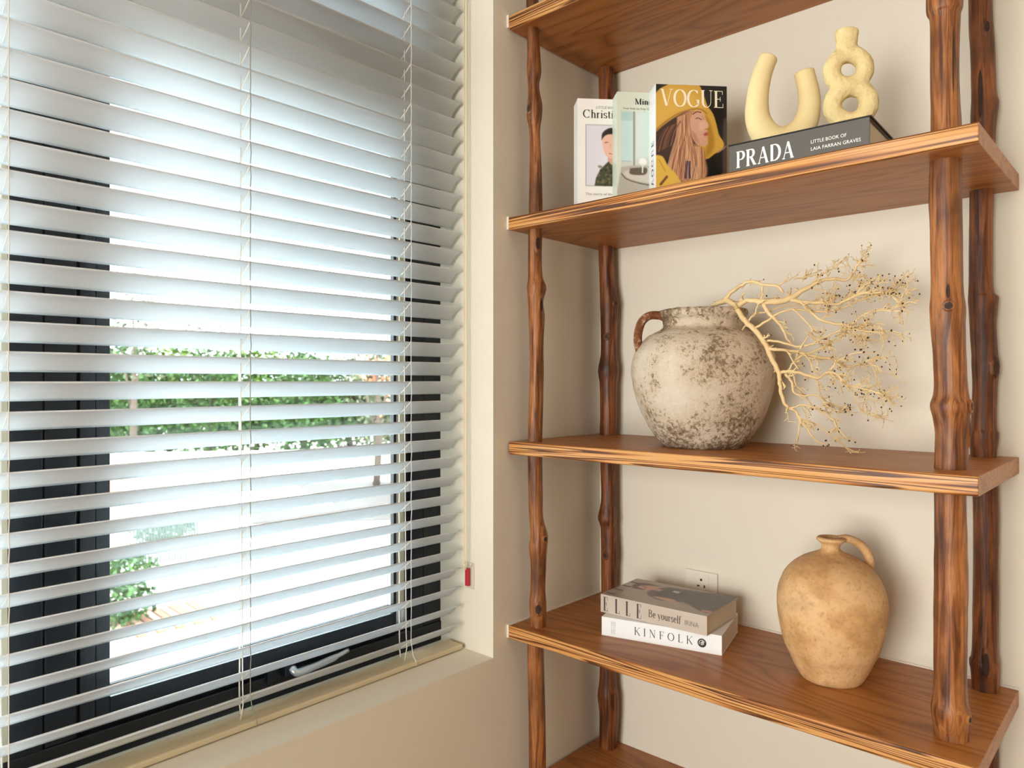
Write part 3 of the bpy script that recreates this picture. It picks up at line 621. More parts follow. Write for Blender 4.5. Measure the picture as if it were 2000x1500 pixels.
cv.stroke([(1368, 432), (1410, 405), (1458, 410)], 12, (96, 60, 42)); cv.stroke([(1398, 478), (1430, 470), (1462, 486)], 8, (60, 36, 30)); cv.stroke([(1470, 440), (1490, 490)], 6, (170, 120, 98))
cv.poly([(1482, 640), (1510, 618), (1540, 622), (1535, 650), (1500, 660)], (168, 84, 74), 5, sm=False); cv.stroke([(1500, 588), (1522, 582)], 6, (120, 74, 60))
cv.poly([(940, 870), (1040, 885), (1100, 985), (1180, 1060), (1250, 1180), (1280, 1330), (940, 1330)], (214, 174, 70), 8); cv.stroke([(1085, 1100), (1020, 1180)], 26, (96, 56, 30), .9, 10); cv.stroke([(1000, 920), (1070, 1040)], 10, (170, 128, 46), .8, 8)
for i in range(10): x = random.uniform(1285, 1350); cv.stroke([(x, 930), (x+random.uniform(-20, 20), 1110)], random.uniform(6, 13), random.choice([(52, 36, 60), (128, 110, 140), (36, 26, 36)]), .85, 4)
for i in range(12): x = random.uniform(1360, 1490); cv.stroke([(x, 780), (x+random.uniform(-10, 30), 960), (x+random.uniform(-40, 30), 1140)], random.uniform(6, 12), random.choice([(226, 190, 150), (200, 152, 112), (120, 80, 62)]), .7, 4)
cv.stroke([(1640, 830), (1700, 790), (1725, 760)], 10, (190, 150, 130), .8)
put(cv.mesh((.0012, -EPS, BH-.0005), X_, -Z_, BW-.0014, BH-.001), M['print'], b3, 'cover_picture', 'print of a woman in a yellow hat')
pxm = BW/772
put(lettering('VOGUE', (52*pxm, -2*EPS, BH-232*pxm), X_, Z_, 178*pxm, 688*pxm, .085, .018, .0), mat('ink_cream', (246, 236, 214), .4), b3)
put(lettering('VOGUE', (-EPS, .030, .030), Z_, mY, .016, .10, .08, .03, .3), M['inkblack'], b3)

# ---- dark grey book lying under the two vases
TB = .058
pL_ = P(1424, 300, 1.442); pL_.z = Z2; pR_ = Vector((-.398, 1.366, Z2)); dirx = (pR_-pL_); LB = dirx.length; ang = math.atan2(dirx.y, dirx.x)
def lying(origin, ang): # local z -> -X, local x -> +Y, local y -> -Z ; then turned by ang
    return Matrix.Rotation(ang, 3, 'Z') @ Matrix(((0, 0, -1), (1, 0, 0), (0, -1, 0)))
M['cv_dark'] = mat('cover_charcoal', (88, 84, 78), .42)
b4 = book('book', pR_+Vector((0, 0, TB)), lying(0, ang), .20, TB, LB, M['cv_dark'], 'dark grey book lying flat under the two cream vases', board=.003)
def spine(e, H, T):   # baseline frame on the spine of a lying book: u along the spine from its left end, w up
    return lambda u, w_: (-EPS, T-w_, H-u)
sp4 = spine(b4, LB, TB); UX, UY = Vector((0, 0, -1)), Vector((0, -1, 0))
put(lettering('PRADA', sp4(.014, .013), UX, UY, .031, .112, .105, .03, .05), M['inkwhite'], b4)
put(sans('LITTLE BOOK OF', sp4(.156, .031), UX, UY, .0065, .062), M['inkwhite'], b4)
put(sans('LAIA FARRAN GRAVES', sp4(.156, .018), UX, UY, .0065, .086), M['inkwhite'], b4)
bm = bmesh.new(); bx(bm, -.0004, .006, TB-.006, TB+.0002, 0, LB); obj('spine_foot', bm, mat('cover_green_black', (44, 46, 38), .5), b4)
bm = bmesh.new(); bx(bm, -.001, .203, -.0022, .0, -.003, LB+.001); tag(obj('top_board', bm, M['cv_black'], b4), 'black front board')

# ---- two books on the fourth shelf
Z4 = TOPS[3]
kL = P(1175, 1240, .602*FP/(1240-HZ)); kR = P(1410, 1281, .602*FP/(1281-HZ)); dv = kR-kL; LK = dv.length; TK = .044
b5 = book('book', Vector((kR.x, kR.y, Z4+TK)), lying(0, math.atan2(dv.y, dv.x)), .178, TK, LK, M['cv_white'], 'white book at the bottom of the two-book stack', board=.0012, soft=True)
s5 = spine(b5, LK, TK)
put(lettering('KINFOLK', s5(.080, .014), UX, UY, .0175, .137, .06, .02, .42), M['inkblack'], b5)
for q in range(3): put(sans('volume of essays', s5(.026+q*.004, .006), Vector((0, -1, 0)), Vector((0, 0, 1)), .0024, .030), M['inkgrey'], b5)
bm = bmesh.new(); n = 28; o0 = Vector(s5(.2375, .021)); vs = [bm.verts.new(o0+Vector((0, math.cos(2*PI*i/n), math.sin(2*PI*i/n)))*.0098) for i in range(n)]; bm.faces.new(vs); em = obj('emblem', bm, M['inkblack'], b5)
bm = bmesh.new()
def ribbon(bm, pts, hw, x):
    L = []; R2 = []
    for i, p in enumerate(pts):
        a = pts[max(i-1, 0)]; b = pts[min(i+1, len(pts)-1)]; dx, dy = b[0]-a[0], b[1]-a[1]; q = math.hypot(dx, dy) or 1
        L.append(bm.verts.new((x, p[0]-dy/q*hw, p[1]+dx/q*hw))); R2.append(bm.verts.new((x, p[0]+dy/q*hw, p[1]-dx/q*hw)))
    for i in range(len(pts)-1): bm.faces.new((L[i], L[i+1], R2[i+1], R2[i]))
for r_, a0, a1 in ((.0062, 60, 250), (.0040, 200, 400), (.0022, 0, 300)): ribbon(bm, arc(o0.y, o0.z, r_, r_, a0, a1, 16), .0005, -2*EPS)
ribbon(bm, [(o0.y-.005, o0.z-.001), (o0.y+.002, o0.z-.0005)], .0005, -2*EPS); obj('emblem_lines', bm, M['inkwhite'], em)

eL = P(1173, 1195, .558*FP/(1195-HZ)); eR = P(1381, 1243, .558*FP/(1243-HZ)); dv = eR-eL; LE = dv.length; TE = .0435; ZE = Z4+TK+.0003
M['cv_taupe'] = mat('cover_taupe', (196, 182, 168), .42)
b6 = book('book', Vector((eR.x, eR.y, ZE+TE)), lying(0, math.atan2(dv.y, dv.x)), .178, TE, LE, M['cv_taupe'], 'taupe book lying on top of the white one in the stack', board=.0014)
s6 = spine(b6, LE, TE)
for i, (ch, uu) in enumerate(zip('ELLE', (.008, .040, .069, .098))): put(lettering(ch, s6(uu, .0045), UX, UY, .034, .0135, .055, .012, .0, .45), M['inkbrown'], b6)
put(lettering('Be yourself', s6(.129, .014), UX, UY, .017, .082, .075, .028, .02), M['inkbrown'], b6)
put(sans('IRINA', s6(.219, .014), UX, UY, .0115, .034), M['inkgrey'], b6)
# cover picture: x across the width from the spine (0..178), y along the height from the left end (0..LE)
cv = Canvas(0, 0, 178, 273, 120, (176, 163, 152))
cv.poly([(60, 95), (95, 80), (150, 100), (160, 140), (170, 200), (178, 273), (30, 273), (28, 240), (60, 190), (40, 140)], (88, 74, 70), 4)
cv.poly([(70, 110), (110, 100), (140, 130), (120, 170), (80, 160)], (70, 58, 60), 6); cv.poly([(52, 120), (62, 112), (66, 160), (52, 172), (44, 160)], (206, 164, 142), 3)
cv.poly([(98, 40), (125, 34), (140, 50), (138, 76), (118, 88), (100, 76)], (204, 152, 130), 3); cv.poly([(92, 36), (120, 22), (148, 34), (152, 60), (146, 84), (138, 60), (120, 40), (104, 46), (98, 66), (92, 60)], (84, 50, 42), 3)
cv.poly([(112, 84), (126, 86), (124, 104), (106, 102)], (196, 146, 124), 3); cv.stroke([(120, 50), (120, 58)], 3, (50, 30, 30)); cv.stroke([(108, 60), (108, 66)], 3, (150, 70, 66)); cv.poly([(120, 130), (136, 128), (134, 146), (120, 146)], (206, 196, 190), 2)
cv.poly([(20, 250), (36, 246), (40, 268), (24, 272)], (190, 140, 124), 3)
for i in range(12): y = 190+i*7; cv.stroke([(40, y), (100, y-8), (165, y-2)], 1.4, (62, 52, 50), .6, 1.5)
put(cv.mesh((.001, -EPS, LE-.001), X_, -Z_, .176, LE-.002), M['print'], b6, 'cover_picture', 'printed figure in a dark jacket')
for i, ch in enumerate('ELLE'): put(lettering(ch, (.012+i*.040, -2*EPS, LE-.030), X_, Z_, .024, .016, .055, .012, .0, .5), M['inkbrown'], b6)

# ------------------------------------------------------------ rough globular vase
def lathe_px(name, uc, dc, prof, m, parent, zbase, wob=.02, seg=72, inner=None, disp=0):
    c = P(uc, 700, dc); pr = [(h/FP*dc, CAMZ-(v-HZ)/FP*dc) for v, h in prof]
    pr = [tuple(p) for p in smooth_pts(pr, 4)]; pr = [(r, max(z, zbase)) for r, z in pr]
    pr[0] = (pr[0][0], zbase)
    top = pr[-1]; t_ = .010
    pr += [(top[0]-t_*.5, top[1]+.0012), (top[0]-t_, top[1]-.001), (top[0]-t_*1.3, top[1]-.02), (top[0]-t_*1.3, top[1]-.05), (.002, top[1]-.052)]
    pr = [(.002, zbase)]+pr
    bm = bmesh.new(); lathe(bm, pr, 0, 0, seg, wob); bmesh.ops.translate(bm, verts=bm.verts, vec=(0, 0, -zbase))
    bmesh.ops.recalc_face_normals(bm, faces=bm.faces)
    if disp:
        bm.normal_update()
        for v in bm.verts: v.co += v.normal*disp*(mnoise.noise(v.co*45)+.6*mnoise.noise(v.co*110))
    return c, obj(name, bm, m, parent, smooth=True)
m = mat('weathered_clay', (206, 190, 168), .92, .15); M['clay'] = m; g = G(m)
v = g.mapping((1, 1, 1)); speck = g.noise(v, 125, 6, .72, .4); blotch = g.noise(g.mapping((1, 1, 1), (2, 5, 1)), 11, 5, .65); fine = g.noise(v, 230, 3, .6)
sx = g.n('ShaderNodeSeparateXYZ'); g.l(g.co.outputs['Object'], sx.inputs[0]); hh = sx.outputs[2]
lowm = g.n('ShaderNodeMapRange'); lowm.inputs[1].default_value = .075; lowm.inputs[2].default_value = 0; lowm.inputs[3].default_value = 0; lowm.inputs[4].default_value = .17; g.l(hh, lowm.inputs[0])
him = g.n('ShaderNodeMapRange'); him.inputs[1].default_value = .275; him.inputs[2].default_value = .30; him.inputs[3].default_value = 0; him.inputs[4].default_value = .07; g.l(hh, him.inputs[0])
s_ = g.math('ADD', g.math('ADD', speck, lowm.outputs[0]), him.outputs[0]); s_ = g.math('ADD', s_, g.math('MULTIPLY', g.math('SUBTRACT', blotch, .5), .75))
mk = g.ramp(s_, [(.53, (0, 0, 0, 1)), (.64, (.7, .7, .7, 1)), (.80, (1, 1, 1, 1))]); cb = g.ramp(blotch, [(.3, (226, 214, 196)), (.52, (214, 196, 172)), (.7, (186, 164, 136))])
cb2 = g.mix(g.math('MULTIPLY', fine, .35), cb, (176, 156, 130)); g.base(g.mix(mk, cb2, (104, 82, 54))); g.bump(g.math('ADD', g.math('MULTIPLY', speck, -1), g.math('MULTIPLY', fine, .5)), .9, .004)
VD = 1.672; vc = P(1372, 870, VD); Z3 = TOPS[2]
vase = empty('vase', (vc.x, vc.y, Z3)); tag(vase, 'round weathered cream clay vase with one brown handle, holding a dried branch', 'vase')
VP = [(871, 74), (866, 80), (856, 88), (848, 94), (828, 107), (807, 117), (786, 125), (756, 133), (725, 137), (704, 135), (683, 128), (665, 114), (652, 97), (645, 82), (640, 76), (632, 75), (625, 77), (619, 83), (612, 85), (607, 83)]
lathe_px('body', 1372, VD, VP, M['clay'], vase, Z3, .018, 96, disp=.0016)
m = mat('brown_clay', (112, 70, 44), .8, .2); g = G(m); n_ = g.noise(g.mapping((1, 1, 1)), 70, 4, .7); g.base(g.ramp(n_, [(.3, (84, 50, 32)), (.58, (132, 84, 54)), (.72, (206, 190, 166))])); g.bump(n_, .6, .003); M['brownclay'] = m
VL = Vector(vase.location)
bm = bmesh.new(); hp = smooth_pts([(1300, 620), (1285, 616), (1268, 617), (1254, 628), (1247, 648), (1246, 670), (1252, 692)], 6)
tube(bm, [P(a, b, VD)-VL for a, b in hp], [8.2/FP*VD]*len(hp), 14); tag(obj('handle', bm, M['brownclay'], vase, smooth=True), 'brown looped handle')

# ------------------------------------------------------------ tan jug
m = mat('tan_clay', (196, 146, 92), .62, .3); M['tan'] = m; g = G(m)
n1 = g.noise(g.mapping((1, 1, 1)), 12, 5, .6, .2); n2 = g.noise(g.mapping((1, 1, 1), (5, 2, 3)), 120, 3, .6)
cb = g.ramp(n1, [(.3, (172, 128, 84)), (.45, (200, 156, 104)), (.58, (218, 178, 128)), (.75, (190, 154, 112))]); g.base(g.mix(g.ramp(n2, [(.52, (0, 0, 0, 1)), (.85, (.6, .6, .6, 1))]), cb, (138, 98, 60))); g.bump(n2, .25, .002)
JD = 1.49; jc = P(1623, 1300, JD); jug = empty('jug', (jc.x, jc.y, Z4)); tag(jug, 'tan clay jug with a narrow neck and one looped handle', 'jug'); JL = Vector(jug.location)
JP = [(1323, 55), (1316, 60), (1300, 68), (1280, 77), (1262, 86), (1230, 94), (1200, 99), (1172, 100), (1150, 97), (1128, 89), (1110, 77), (1096, 61), (1086, 44), (1078, 26), (1072, 18), (1064, 17), (1059, 21), (1055, 26), (1051, 26), (1049, 24)]
lathe_px('body', 1623, JD, JP, M['tan'], jug, Z4, .012, 80, disp=.0006)
bm = bmesh.new(); hp = smooth_pts([(1638, 1053), (1655, 1052), (1675, 1060), (1690, 1074), (1698, 1092), (1697, 1108), (1688, 1122)], 6)
nh = len(hp); tube(bm, [P(a, b, JD)-JL for a, b in hp], [(7.5+2.0*i/nh)/FP*JD for i in range(nh)], 14); obj('handle', bm, M['tan'], jug, smooth=True)

# ------------------------------------------------------------ cream sculptural vases
m = mat('cream_ceramic', (232, 212, 158), .7, .3); M['cream'] = m; g = G(m); n_ = g.noise(g.mapping((1, 1, 1)), 24, 4, .6); g.base(g.mix(n_, (238, 219, 168), (224, 202, 146))); g.bump(g.noise(g.mapping((1, 1, 1)), 300, 2), .12, .001)
m = mat('rough_cream_ceramic', (230, 208, 150), .75, .3); M['cream2'] = m; g = G(m); n_ = g.noise(g.mapping((1, 1, 1)), 60, 4, .6); g.base(g.mix(n_, (238, 220, 168), (214, 188, 128))); g.bump(g.noise(g.mapping((1, 1, 1)), 90, 4, .65), .7, .006)
ZU = Z2+TB+.0025
UD = 1.478; uc = P(1527, 290, UD); uv = empty('vase', (uc.x, uc.y, ZU)); tag(uv, 'smooth cream U-shaped vase standing on the dark grey book', 'vase'); UL = Vector(uv.location)
cl_ = smooth_pts([(1501, 112, 18), (1487, 150, 19), (1479, 195, 21), (1481, 236, 24), (1499, 266, 27), (1528, 276, 28), (1557, 262, 26), (1576, 232, 23), (1581, 190, 20), (1570, 140, 19)], 8)
bm = bmesh.new(); tube(bm, [P(a, b, UD)-UL for a, b, r in cl_], [r/FP*UD for a, b, r in cl_], 24)
for v_ in bm.verts: v_.co.z = max(v_.co.z, 0)
uo = obj('body', bm, M['cream'], uv, smooth=True)
for f in uo.data.polygons:
    if len(f.vertices) > 6: f.use_smooth = False
mb = uo.modifiers.new('bevel', 'BEVEL'); mb.width = .003; mb.segments = 3; mb.limit_method = 'ANGLE'; mb.angle_limit = math.radians(50)
ED = 1.385; ec = P(1658, 265, ED); ev = empty('vase', (ec.x, ec.y, ZU)); tag(ev, 'bumpy cream figure-eight vase with two round holes on the dark grey book', 'vase')
kk = ED/FP; ty = math.radians(-14); ex = Vector((math.cos(YAW+ty), math.sin(YAW+ty), 0)); ey = Vector((-math.sin(YAW+ty), math.cos(YAW+ty), 0))
bm = bmesh.new()
def e8(a, b): return ex*((a-1658)*kk)+Vector((0, 0, (265-b)*kk))
for cx_, cy_, R_, r_ in ((1657, 137, 30, 16.5), (1661, 205, 33, 18)):
    pts = [e8(cx_+R_*math.cos(a), cy_+R_*math.sin(a)) for a in np.linspace(0, 2*PI, 41)]
    tube(bm, pts, r_*kk, 16)
np_ = [(1654, 100, 20), (1654, 86, 19), (1654, 78, 20), (1654.5, 66, 22.5), (1655, 61, 22)]
tube(bm, [e8(a, b) for a, b, r in np_], [r*kk for a, b, r in np_], 18)
tube(bm, [e8(1661, 268), e8(1661, 250), e8(1661, 240)], [36*kk, 34*kk, 30*kk], 20)
for v_ in bm.verts: v_.co.z = max(v_.co.z, .0)
e8o = obj('body', bm, M['cream2'], ev)
rm_ = e8o.modifiers.new('remesh', 'REMESH'); rm_.mode = 'VOXEL'; rm_.voxel_size = .0016; rm_.use_smooth_shade = True
sm_ = e8o.modifiers.new('smooth', 'SMOOTH'); sm_.factor = .8; sm_.iterations = 9
tx = bpy.data.textures.new('lumps', 'CLOUDS'); tx.noise_scale = .018; dm = e8o.modifiers.new('lumps', 'DISPLACE'); dm.texture = tx; dm.strength = .0035; dm.mid_level = .5

# ------------------------------------------------------------ dried branch
m = mat('dried_branch', (226, 190, 128), .6, .3); g = G(m); n_ = g.noise(g.mapping((1, 1, 1)), 40, 3); g.base(g.mix(n_, (238, 216, 168), (214, 182, 128))); M['twig'] = m
M['bud'] = mat('dark_buds', (70, 48, 30), .8)
br = empty('dried_branch', P(1420, 605, 1.64)); tag(br, 'pale dried branch fanning out of the round clay vase', 'branch'); BL_ = Vector(br.location)
def dep(u, v, j=0):
    d_ = float(np.interp(u, [1370, 1430, 1470, 1520, 1660, 1770], [1.665, 1.60, 1.54, 1.515, 1.485, 1.42]))
    return d_+j
def cz(pts, s=3.077, ox=1150, oy=480): return [(ox+x/s, oy+y/s, r) for x, y, r in pts]
mains = [
 [(700, 380, 10), (760, 355, 20), (830, 330, 26), (890, 355, 27), (960, 328, 18), (1040, 335, 24), (1120, 335, 26), (1200, 320, 24), (1300, 260, 18), (1400, 210, 14), (1480, 200, 12), (1560, 200, 10), (1600, 140, 8), (1640, 90, 7)],
 [(820, 330, 18), (850, 285, 16), (910, 240, 15), (980, 215, 13), (1060, 235, 12), (1130, 240, 12), (1170, 280, 10)],
 [(1045, 240, 9), (1040, 300, 8), (1035, 335, 8)],
 [(1130, 240, 8), (1180, 215, 6), (1215, 200, 4)],
 [(880, 360, 22), (930, 440, 22), (990, 500, 21), (1040, 560, 20), (1080, 630, 20), (1110, 700, 19), (1140, 765, 18), (1150, 850, 15), (1165, 920, 14), (1195, 970, 12), (1240, 990, 11), (1265, 1040, 9), (1320, 1110, 8), (1360, 1165, 7), (1440, 1200, 4)],
 [(1195, 970, 9), (1185, 1005, 5)], [(1265, 1040, 8), (1262, 1100, 7), (1258, 1170, 5)],
 [(990, 500, 11), (1060, 460, 10), (1130, 410, 9), (1230, 380, 8), (1380, 400, 8), (1500, 380, 7), (1620, 330, 6), (1760, 290, 5), (1830, 275, 4)],
 [(920, 510, 6), (960, 450, 7), (1000, 410, 7), (1060, 400, 7), (1160, 370, 6), (1290, 350, 6), (1400, 340, 5), (1500, 300, 4)],
 [(1000, 410, 6), (1020, 350, 6), (1060, 320, 5)],
 [(1050, 345, 18), (1075, 400, 15), (1120, 440, 12), (1160, 490, 10), (1195, 560, 8), (1240, 610, 7), (1310, 600, 6), (1380, 580, 5)],
 [(1200, 320, 20), (1290, 340, 15), (1400, 340, 12), (1500, 350, 11), (1600, 300, 10), (1700, 280, 8), (1800, 290, 6), (1860, 340, 4), (1885, 350, 3)],
 [(1290, 340, 12), (1340, 400, 11), (1400, 450, 10), (1500, 470, 9), (1580, 470, 8), (1640, 420, 7), (1740, 390, 6), (1880, 390, 4)],
 [(1070, 570, 10), (1150, 580, 9), (1250, 605, 9), (1330, 595, 8), (1400, 560, 7), (1480, 520, 7), (1560, 500, 6), (1640, 510, 5), (1740, 520, 4), (1820, 510, 3)],
 [(1080, 620, 14), (1160, 625, 12), (1260, 640, 11), (1370, 670, 11), (1470, 680, 10), (1540, 720, 8), (1600, 720, 6), (1680, 690, 5), (1740, 660, 3)],
 [(1200, 745, 7), (1230, 700, 8), (1290, 655, 8), (1370, 630, 8), (1440, 590, 8), (1500, 540, 7), (1540, 520, 6), (1600, 540, 4)],
 [(1140, 765, 15), (1200, 755, 13), (1270, 765, 13), (1370, 795, 13), (1440, 760, 11), (1500, 780, 10), (1530, 820, 9), (1600, 850, 7), (1700, 870, 5), (1760, 890, 3)],
 [(1370, 795, 8), (1385, 870, 6), (1420, 930, 5), (1490, 960, 4), (1540, 1000, 3)],
 [(1180, 770, 12), (1220, 820, 10), (1230, 880, 9), (1290, 900, 8), (1370, 900, 7), (1430, 960, 6), (1490, 1000, 4)],
 [(1230, 780, 8), (1250, 840, 7), (1300, 900, 6), (1340, 960, 5), (1390, 980, 4)],
 [(1215, 975, 9), (1270, 960, 7), (1340, 965, 7), (1420, 1010, 6), (1470, 1050, 5), (1500, 1100, 4), (1560, 1170, 3)],
 [(1265, 1040, 8), (1330, 1060, 6), (1400, 1090, 6), (1450, 1140, 5), (1520, 1190, 5), (1560, 1225, 4), (1578, 1262, 4)],
 [(1440, 760, 8), (1470, 720, 7), (1500, 690, 6), (1580, 650, 5), (1650, 640, 4)],
 [(1500, 380, 7), (1460, 330, 7), (1420, 280, 6), (1340, 250, 5)], [(1300, 260, 9), (1360, 210, 8), (1400, 170, 7), (1460, 140, 6), (1500, 135, 5)],
 [(1230, 380, 6), (1290, 440, 6), (1340, 500, 6), (1310, 560, 5), (1270, 620, 5)], [(1340, 500, 5), (1350, 540, 4), (1420, 560, 4)],
 [(1600, 300, 6), (1660, 240, 5), (1700, 220, 4)], [(1690, 700, 4), (1720, 760, 6), (1725, 830, 5), (1640, 870, 4)],
 [(1230, 200, 5), (1300, 190, 6), (1340, 180, 6), (1400, 175, 5)], [(1310, 150, 3), (1300, 200, 4)], [(1640, 420, 6), (1660, 470, 6), (1640, 500, 5), (1580, 500, 5)],
 [(1290, 650, 5), (1330, 700, 4), (1345, 760, 3)], [(1180, 620, 5), (1220, 680, 5), (1260, 740, 4)],
 [(1600, 920, 2), (1640, 990, 2), (1690, 1015, 2)],
]
def wig(pt): return pt+Vector((random.uniform(-1, 1), random.uniform(-1, 1), random.uniform(-1, 1)))*.0012
fine = bmesh.new(); buds = bmesh.new(); bud_n = 0
def bud(p, r):
    mt = Matrix.Translation(p-BL_) @ Matrix.Rotation(random.uniform(0, 3), 4, random.choice('XYZ')) @ Matrix.Diagonal((r, r*.8, r*1.3, 1))
    bmesh.ops.create_icosphere(buds, subdivisions=1, radius=1, matrix=mt)
def sub(p, dr, L, r, lev):
    """thin wandering side twig"""
    n = random.randint(3, 5); pts = [p]; q = dr.copy()
    for i in range(n):
        q = (q+Vector((random.uniform(-.5, .5), random.uniform(-.35, .35), random.uniform(-.5, .5)))*.8).normalized(); nx_ = pts[-1]+q*(L/n)
        nx_.y = min(nx_.y, YB-.012); nx_.z = max(nx_.z, Z3+.004); pts.append(nx_)
    tube(fine, [x-BL_ for x in pts], [max(r*(1-.5*i/n), .0007) for i in range(n+1)], 5)
    if lev > 0:
        for i in range(1, n+1):
            if random.random() < .75:
                ax = (q+Vector((random.uniform(-1, 1), random.uniform(-.5, .5), random.uniform(-1, 1)))).normalized(); sub(pts[i], ax, L*random.uniform(.4, .7), r*.7, lev-1)
    elif random.random() < .16: bud(pts[-1], random.uniform(.0010, .0019))
for mi, mn in enumerate(mains):
    pts = cz(mn); j = random.uniform(-.035, .035) if mi > 4 else 0
    sp_ = smooth_pts(pts, 4); W3 = []; RR = []
    for i, (u, v_, r) in enumerate(sp_):
        t_ = i/len(sp_); jj = j*t_; W3.append(wig(P(u, v_, dep(u, v_, jj)))); RR.append(max(r*1.5/3.077/2/FP*1.55, .0014))
    bm = bmesh.new(); tube(bm, [p-BL_ for p in W3], RR, 8); obj('stem' if mi in (0, 4) else 'twig', bm, M['twig'], br, smooth=True)
    for i in range(1, len(W3)):
        u = sp_[i][0]; fr = max(0, (u-1500)/200)
        edge = min(1, fr)
        if random.random() < .16+.42*edge*(0.35 if sp_[i][1] > 845 else 1):
            out_ = (W3[i]-P(1470, 690, dep(1470, 690))); out_.y = 0; out_.normalize()
            dr = ((W3[i]-W3[i-1]).normalized()*.6+out_*.5+Vector((random.uniform(-.6, .6), random.uniform(-.4, .4), random.uniform(-.6, .6)))).normalized()
            sub(W3[i], dr, random.uniform(.016, .036)*(.6+.5*edge), max(RR[i]*.55, .0011), 2 if edge > .45 else 1)
        elif random.random() < .05: bud(W3[i]+Vector((0, 0, RR[i])), random.uniform(.0010, .0016))
    if mn[-1][0] > 1300: bud(W3[-1], .0022)
tag(obj('fine_twigs', fine, M['twig'], br, smooth=True), kind='stuff')
for _ in range(34):
    cx_, cy_ = random.choice([(1800, 275), (1760, 280), (1640, 610), (1660, 690), (1520, 960), (1550, 975), (1640, 890), (1720, 890), (1480, 1130), (1400, 1190), (1600, 820), (1700, 510), (1560, 830), (1500, 690), (1590, 250)])
    u, v_ = 1150+(cx_+random.uniform(-45, 45))/3.077, 480+(cy_+random.uniform(-25, 25))/3.077; bud(P(u, v_, dep(u, v_, random.uniform(-.02, .02))), random.uniform(.0014, .0026))
tag(obj('buds', buds, M['bud'], br), kind='stuff')

# ------------------------------------------------------------ outside
GZ = -3.0; EYE = CAMZ-GZ
def gp(u, v): return P(u, v, EYE*FP/(v-HZ))
M['ground'] = mat('pale_paving', (214, 206, 196), .9, .1); M['road'] = mat('pale_road', (72, 67, 65), .9, .1)
M['white'] = mat('white_render', (238, 236, 230), .8); M['leafA'] = None
tag(box('ground', -90, -4.0, -40, 90, GZ-.2, GZ, M['ground']), 'pale sunlit paved ground outside the window', kind='structure')
def leafm(name, a, b_):
    m = mat(name, a, .6, .3); g = G(m); q = g.noise(g.mapping((1, 1, 1)), 1.4, 3); q2 = g.noise(g.mapping((1, 1, 1)), 12, 2)
    g.base(g.mix(g.ramp(g.math('ADD', g.math('MULTIPLY', q, .6), g.math('MULTIPLY', q2, .4)), [(.35, (0, 0, 0, 1)), (.65, (1, 1, 1, 1))]), a, b_)); return m
LM = [leafm('leaves_deep', (54, 84, 28), (26, 50, 24)), leafm('leaves_mid', (84, 104, 18), (40, 68, 20)), leafm('leaves_pale', (92, 96, 70), (60, 70, 54)), leafm('leaves_orange', (196, 92, 62), (206, 122, 90))]
M['bark'] = mat('bark', (62, 50, 40), .9)
def foliage(bm, c, rx, ry, rz, n, size):
    for _ in range(n):
        while True:
            q = Vector((random.uniform(-1, 1), random.uniform(-1, 1), random.uniform(-1, 1)))
            if .25 < q.length < 1: break
        lump = 1+.35*mnoise.noise(q*2.3+Vector((c[0], c[1], 0))); p = Vector((c[0]+q.x*rx*lump, c[1]+q.y*ry*lump, c[2]+q.z*rz*lump)); s = size*random.uniform(.6, 1.3)
        a = Vector((random.uniform(-1, 1), random.uniform(-1, 1), random.uniform(-.6, .6))).normalized(); b = a.orthogonal().normalized()*.5
        vs = [bm.verts.new(p+a*s), bm.verts.new(p+b*s), bm.verts.new(p-a*s), bm.verts.new(p-b*s)]; bm.faces.new(vs)
def tree(u, d_, h, rx, mi, n, size, label, cat='tree', name='tree', base=.25, group=None):
    p = P(u, 745, d_); e = empty(name, (p.x, p.y, GZ)); tag(e, label, cat, group); bm = bmesh.new()
    zc = h*(.5+base/2); foliage(bm, (0, 0, zc), rx, rx, h*(1-base)/2, n, size); foliage(bm, (rx*.4, rx*.5, zc*.8), rx*.7, rx*.7, h*.25, n//3, size)
    tag(obj('foliage', bm, LM[mi], e), kind='stuff'); bm = bmesh.new()
    tube(bm, smooth_pts([(0, 0, 0), (.1, .05, h*.3), (-.05, .1, h*.6), (0, 0, h*.85)], 3), [.16]*4+[.11]*3+[.05]*3, 7)
    for s in (-1, 1): tube(bm, [(0, 0, h*.3), (s*rx*.4, s*rx*.3, h*.6)], [.09, .03], 6)
    obj('trunk', bm, M['bark'], e, smooth=True); return e
TR = [(150, 38, 6.6, 3.0, 0, 'deep green tree hidden partly by the dark window frame'), (235, 36, 6.5, 2.3, 0, 'deep green tree just right of the dark window frame'), (330, 39, 6.7, 2.4, 1, 'yellow-green tree behind the blind, left of the middle ladder cord'),
      (415, 37, 6.2, 2.2, 0, 'deep green tree left of the middle ladder cord'), (500, 39, 6.6, 2.4, 1, 'bright yellow-green tree behind the middle ladder cord'), (590, 37, 6.0, 2.2, 0, 'deep green tree right of the middle ladder cord'), (680, 40, 6.2, 2.4, 2, 'olive grey tree near the right side of the glass'), (765, 38, 6.3, 2.3, 2, 'olive grey tree at the right edge of the glass')]
for u, d_, h, rx, mi, lb in TR: tree(u, d_, h, rx, mi, 4200, .15, lb, base=.04)
tree(258, 33, 9.6, 1.0, 2, 260, .16, 'tall thin pale tree rising above the tree row at left', base=.5)
tree(405, 46, 8.6, 2.0, 2, 380, .18, 'pale distant tree rising above the row', base=.45)
tree(560, 44, 8.0, 1.4, 2, 240, .18, 'small pale treetop above the middle of the row', base=.5)
tree(735, 30, 6.9, 1.0, 3, 150, .13, 'orange flowering tree near the right edge of the glass', base=.6)
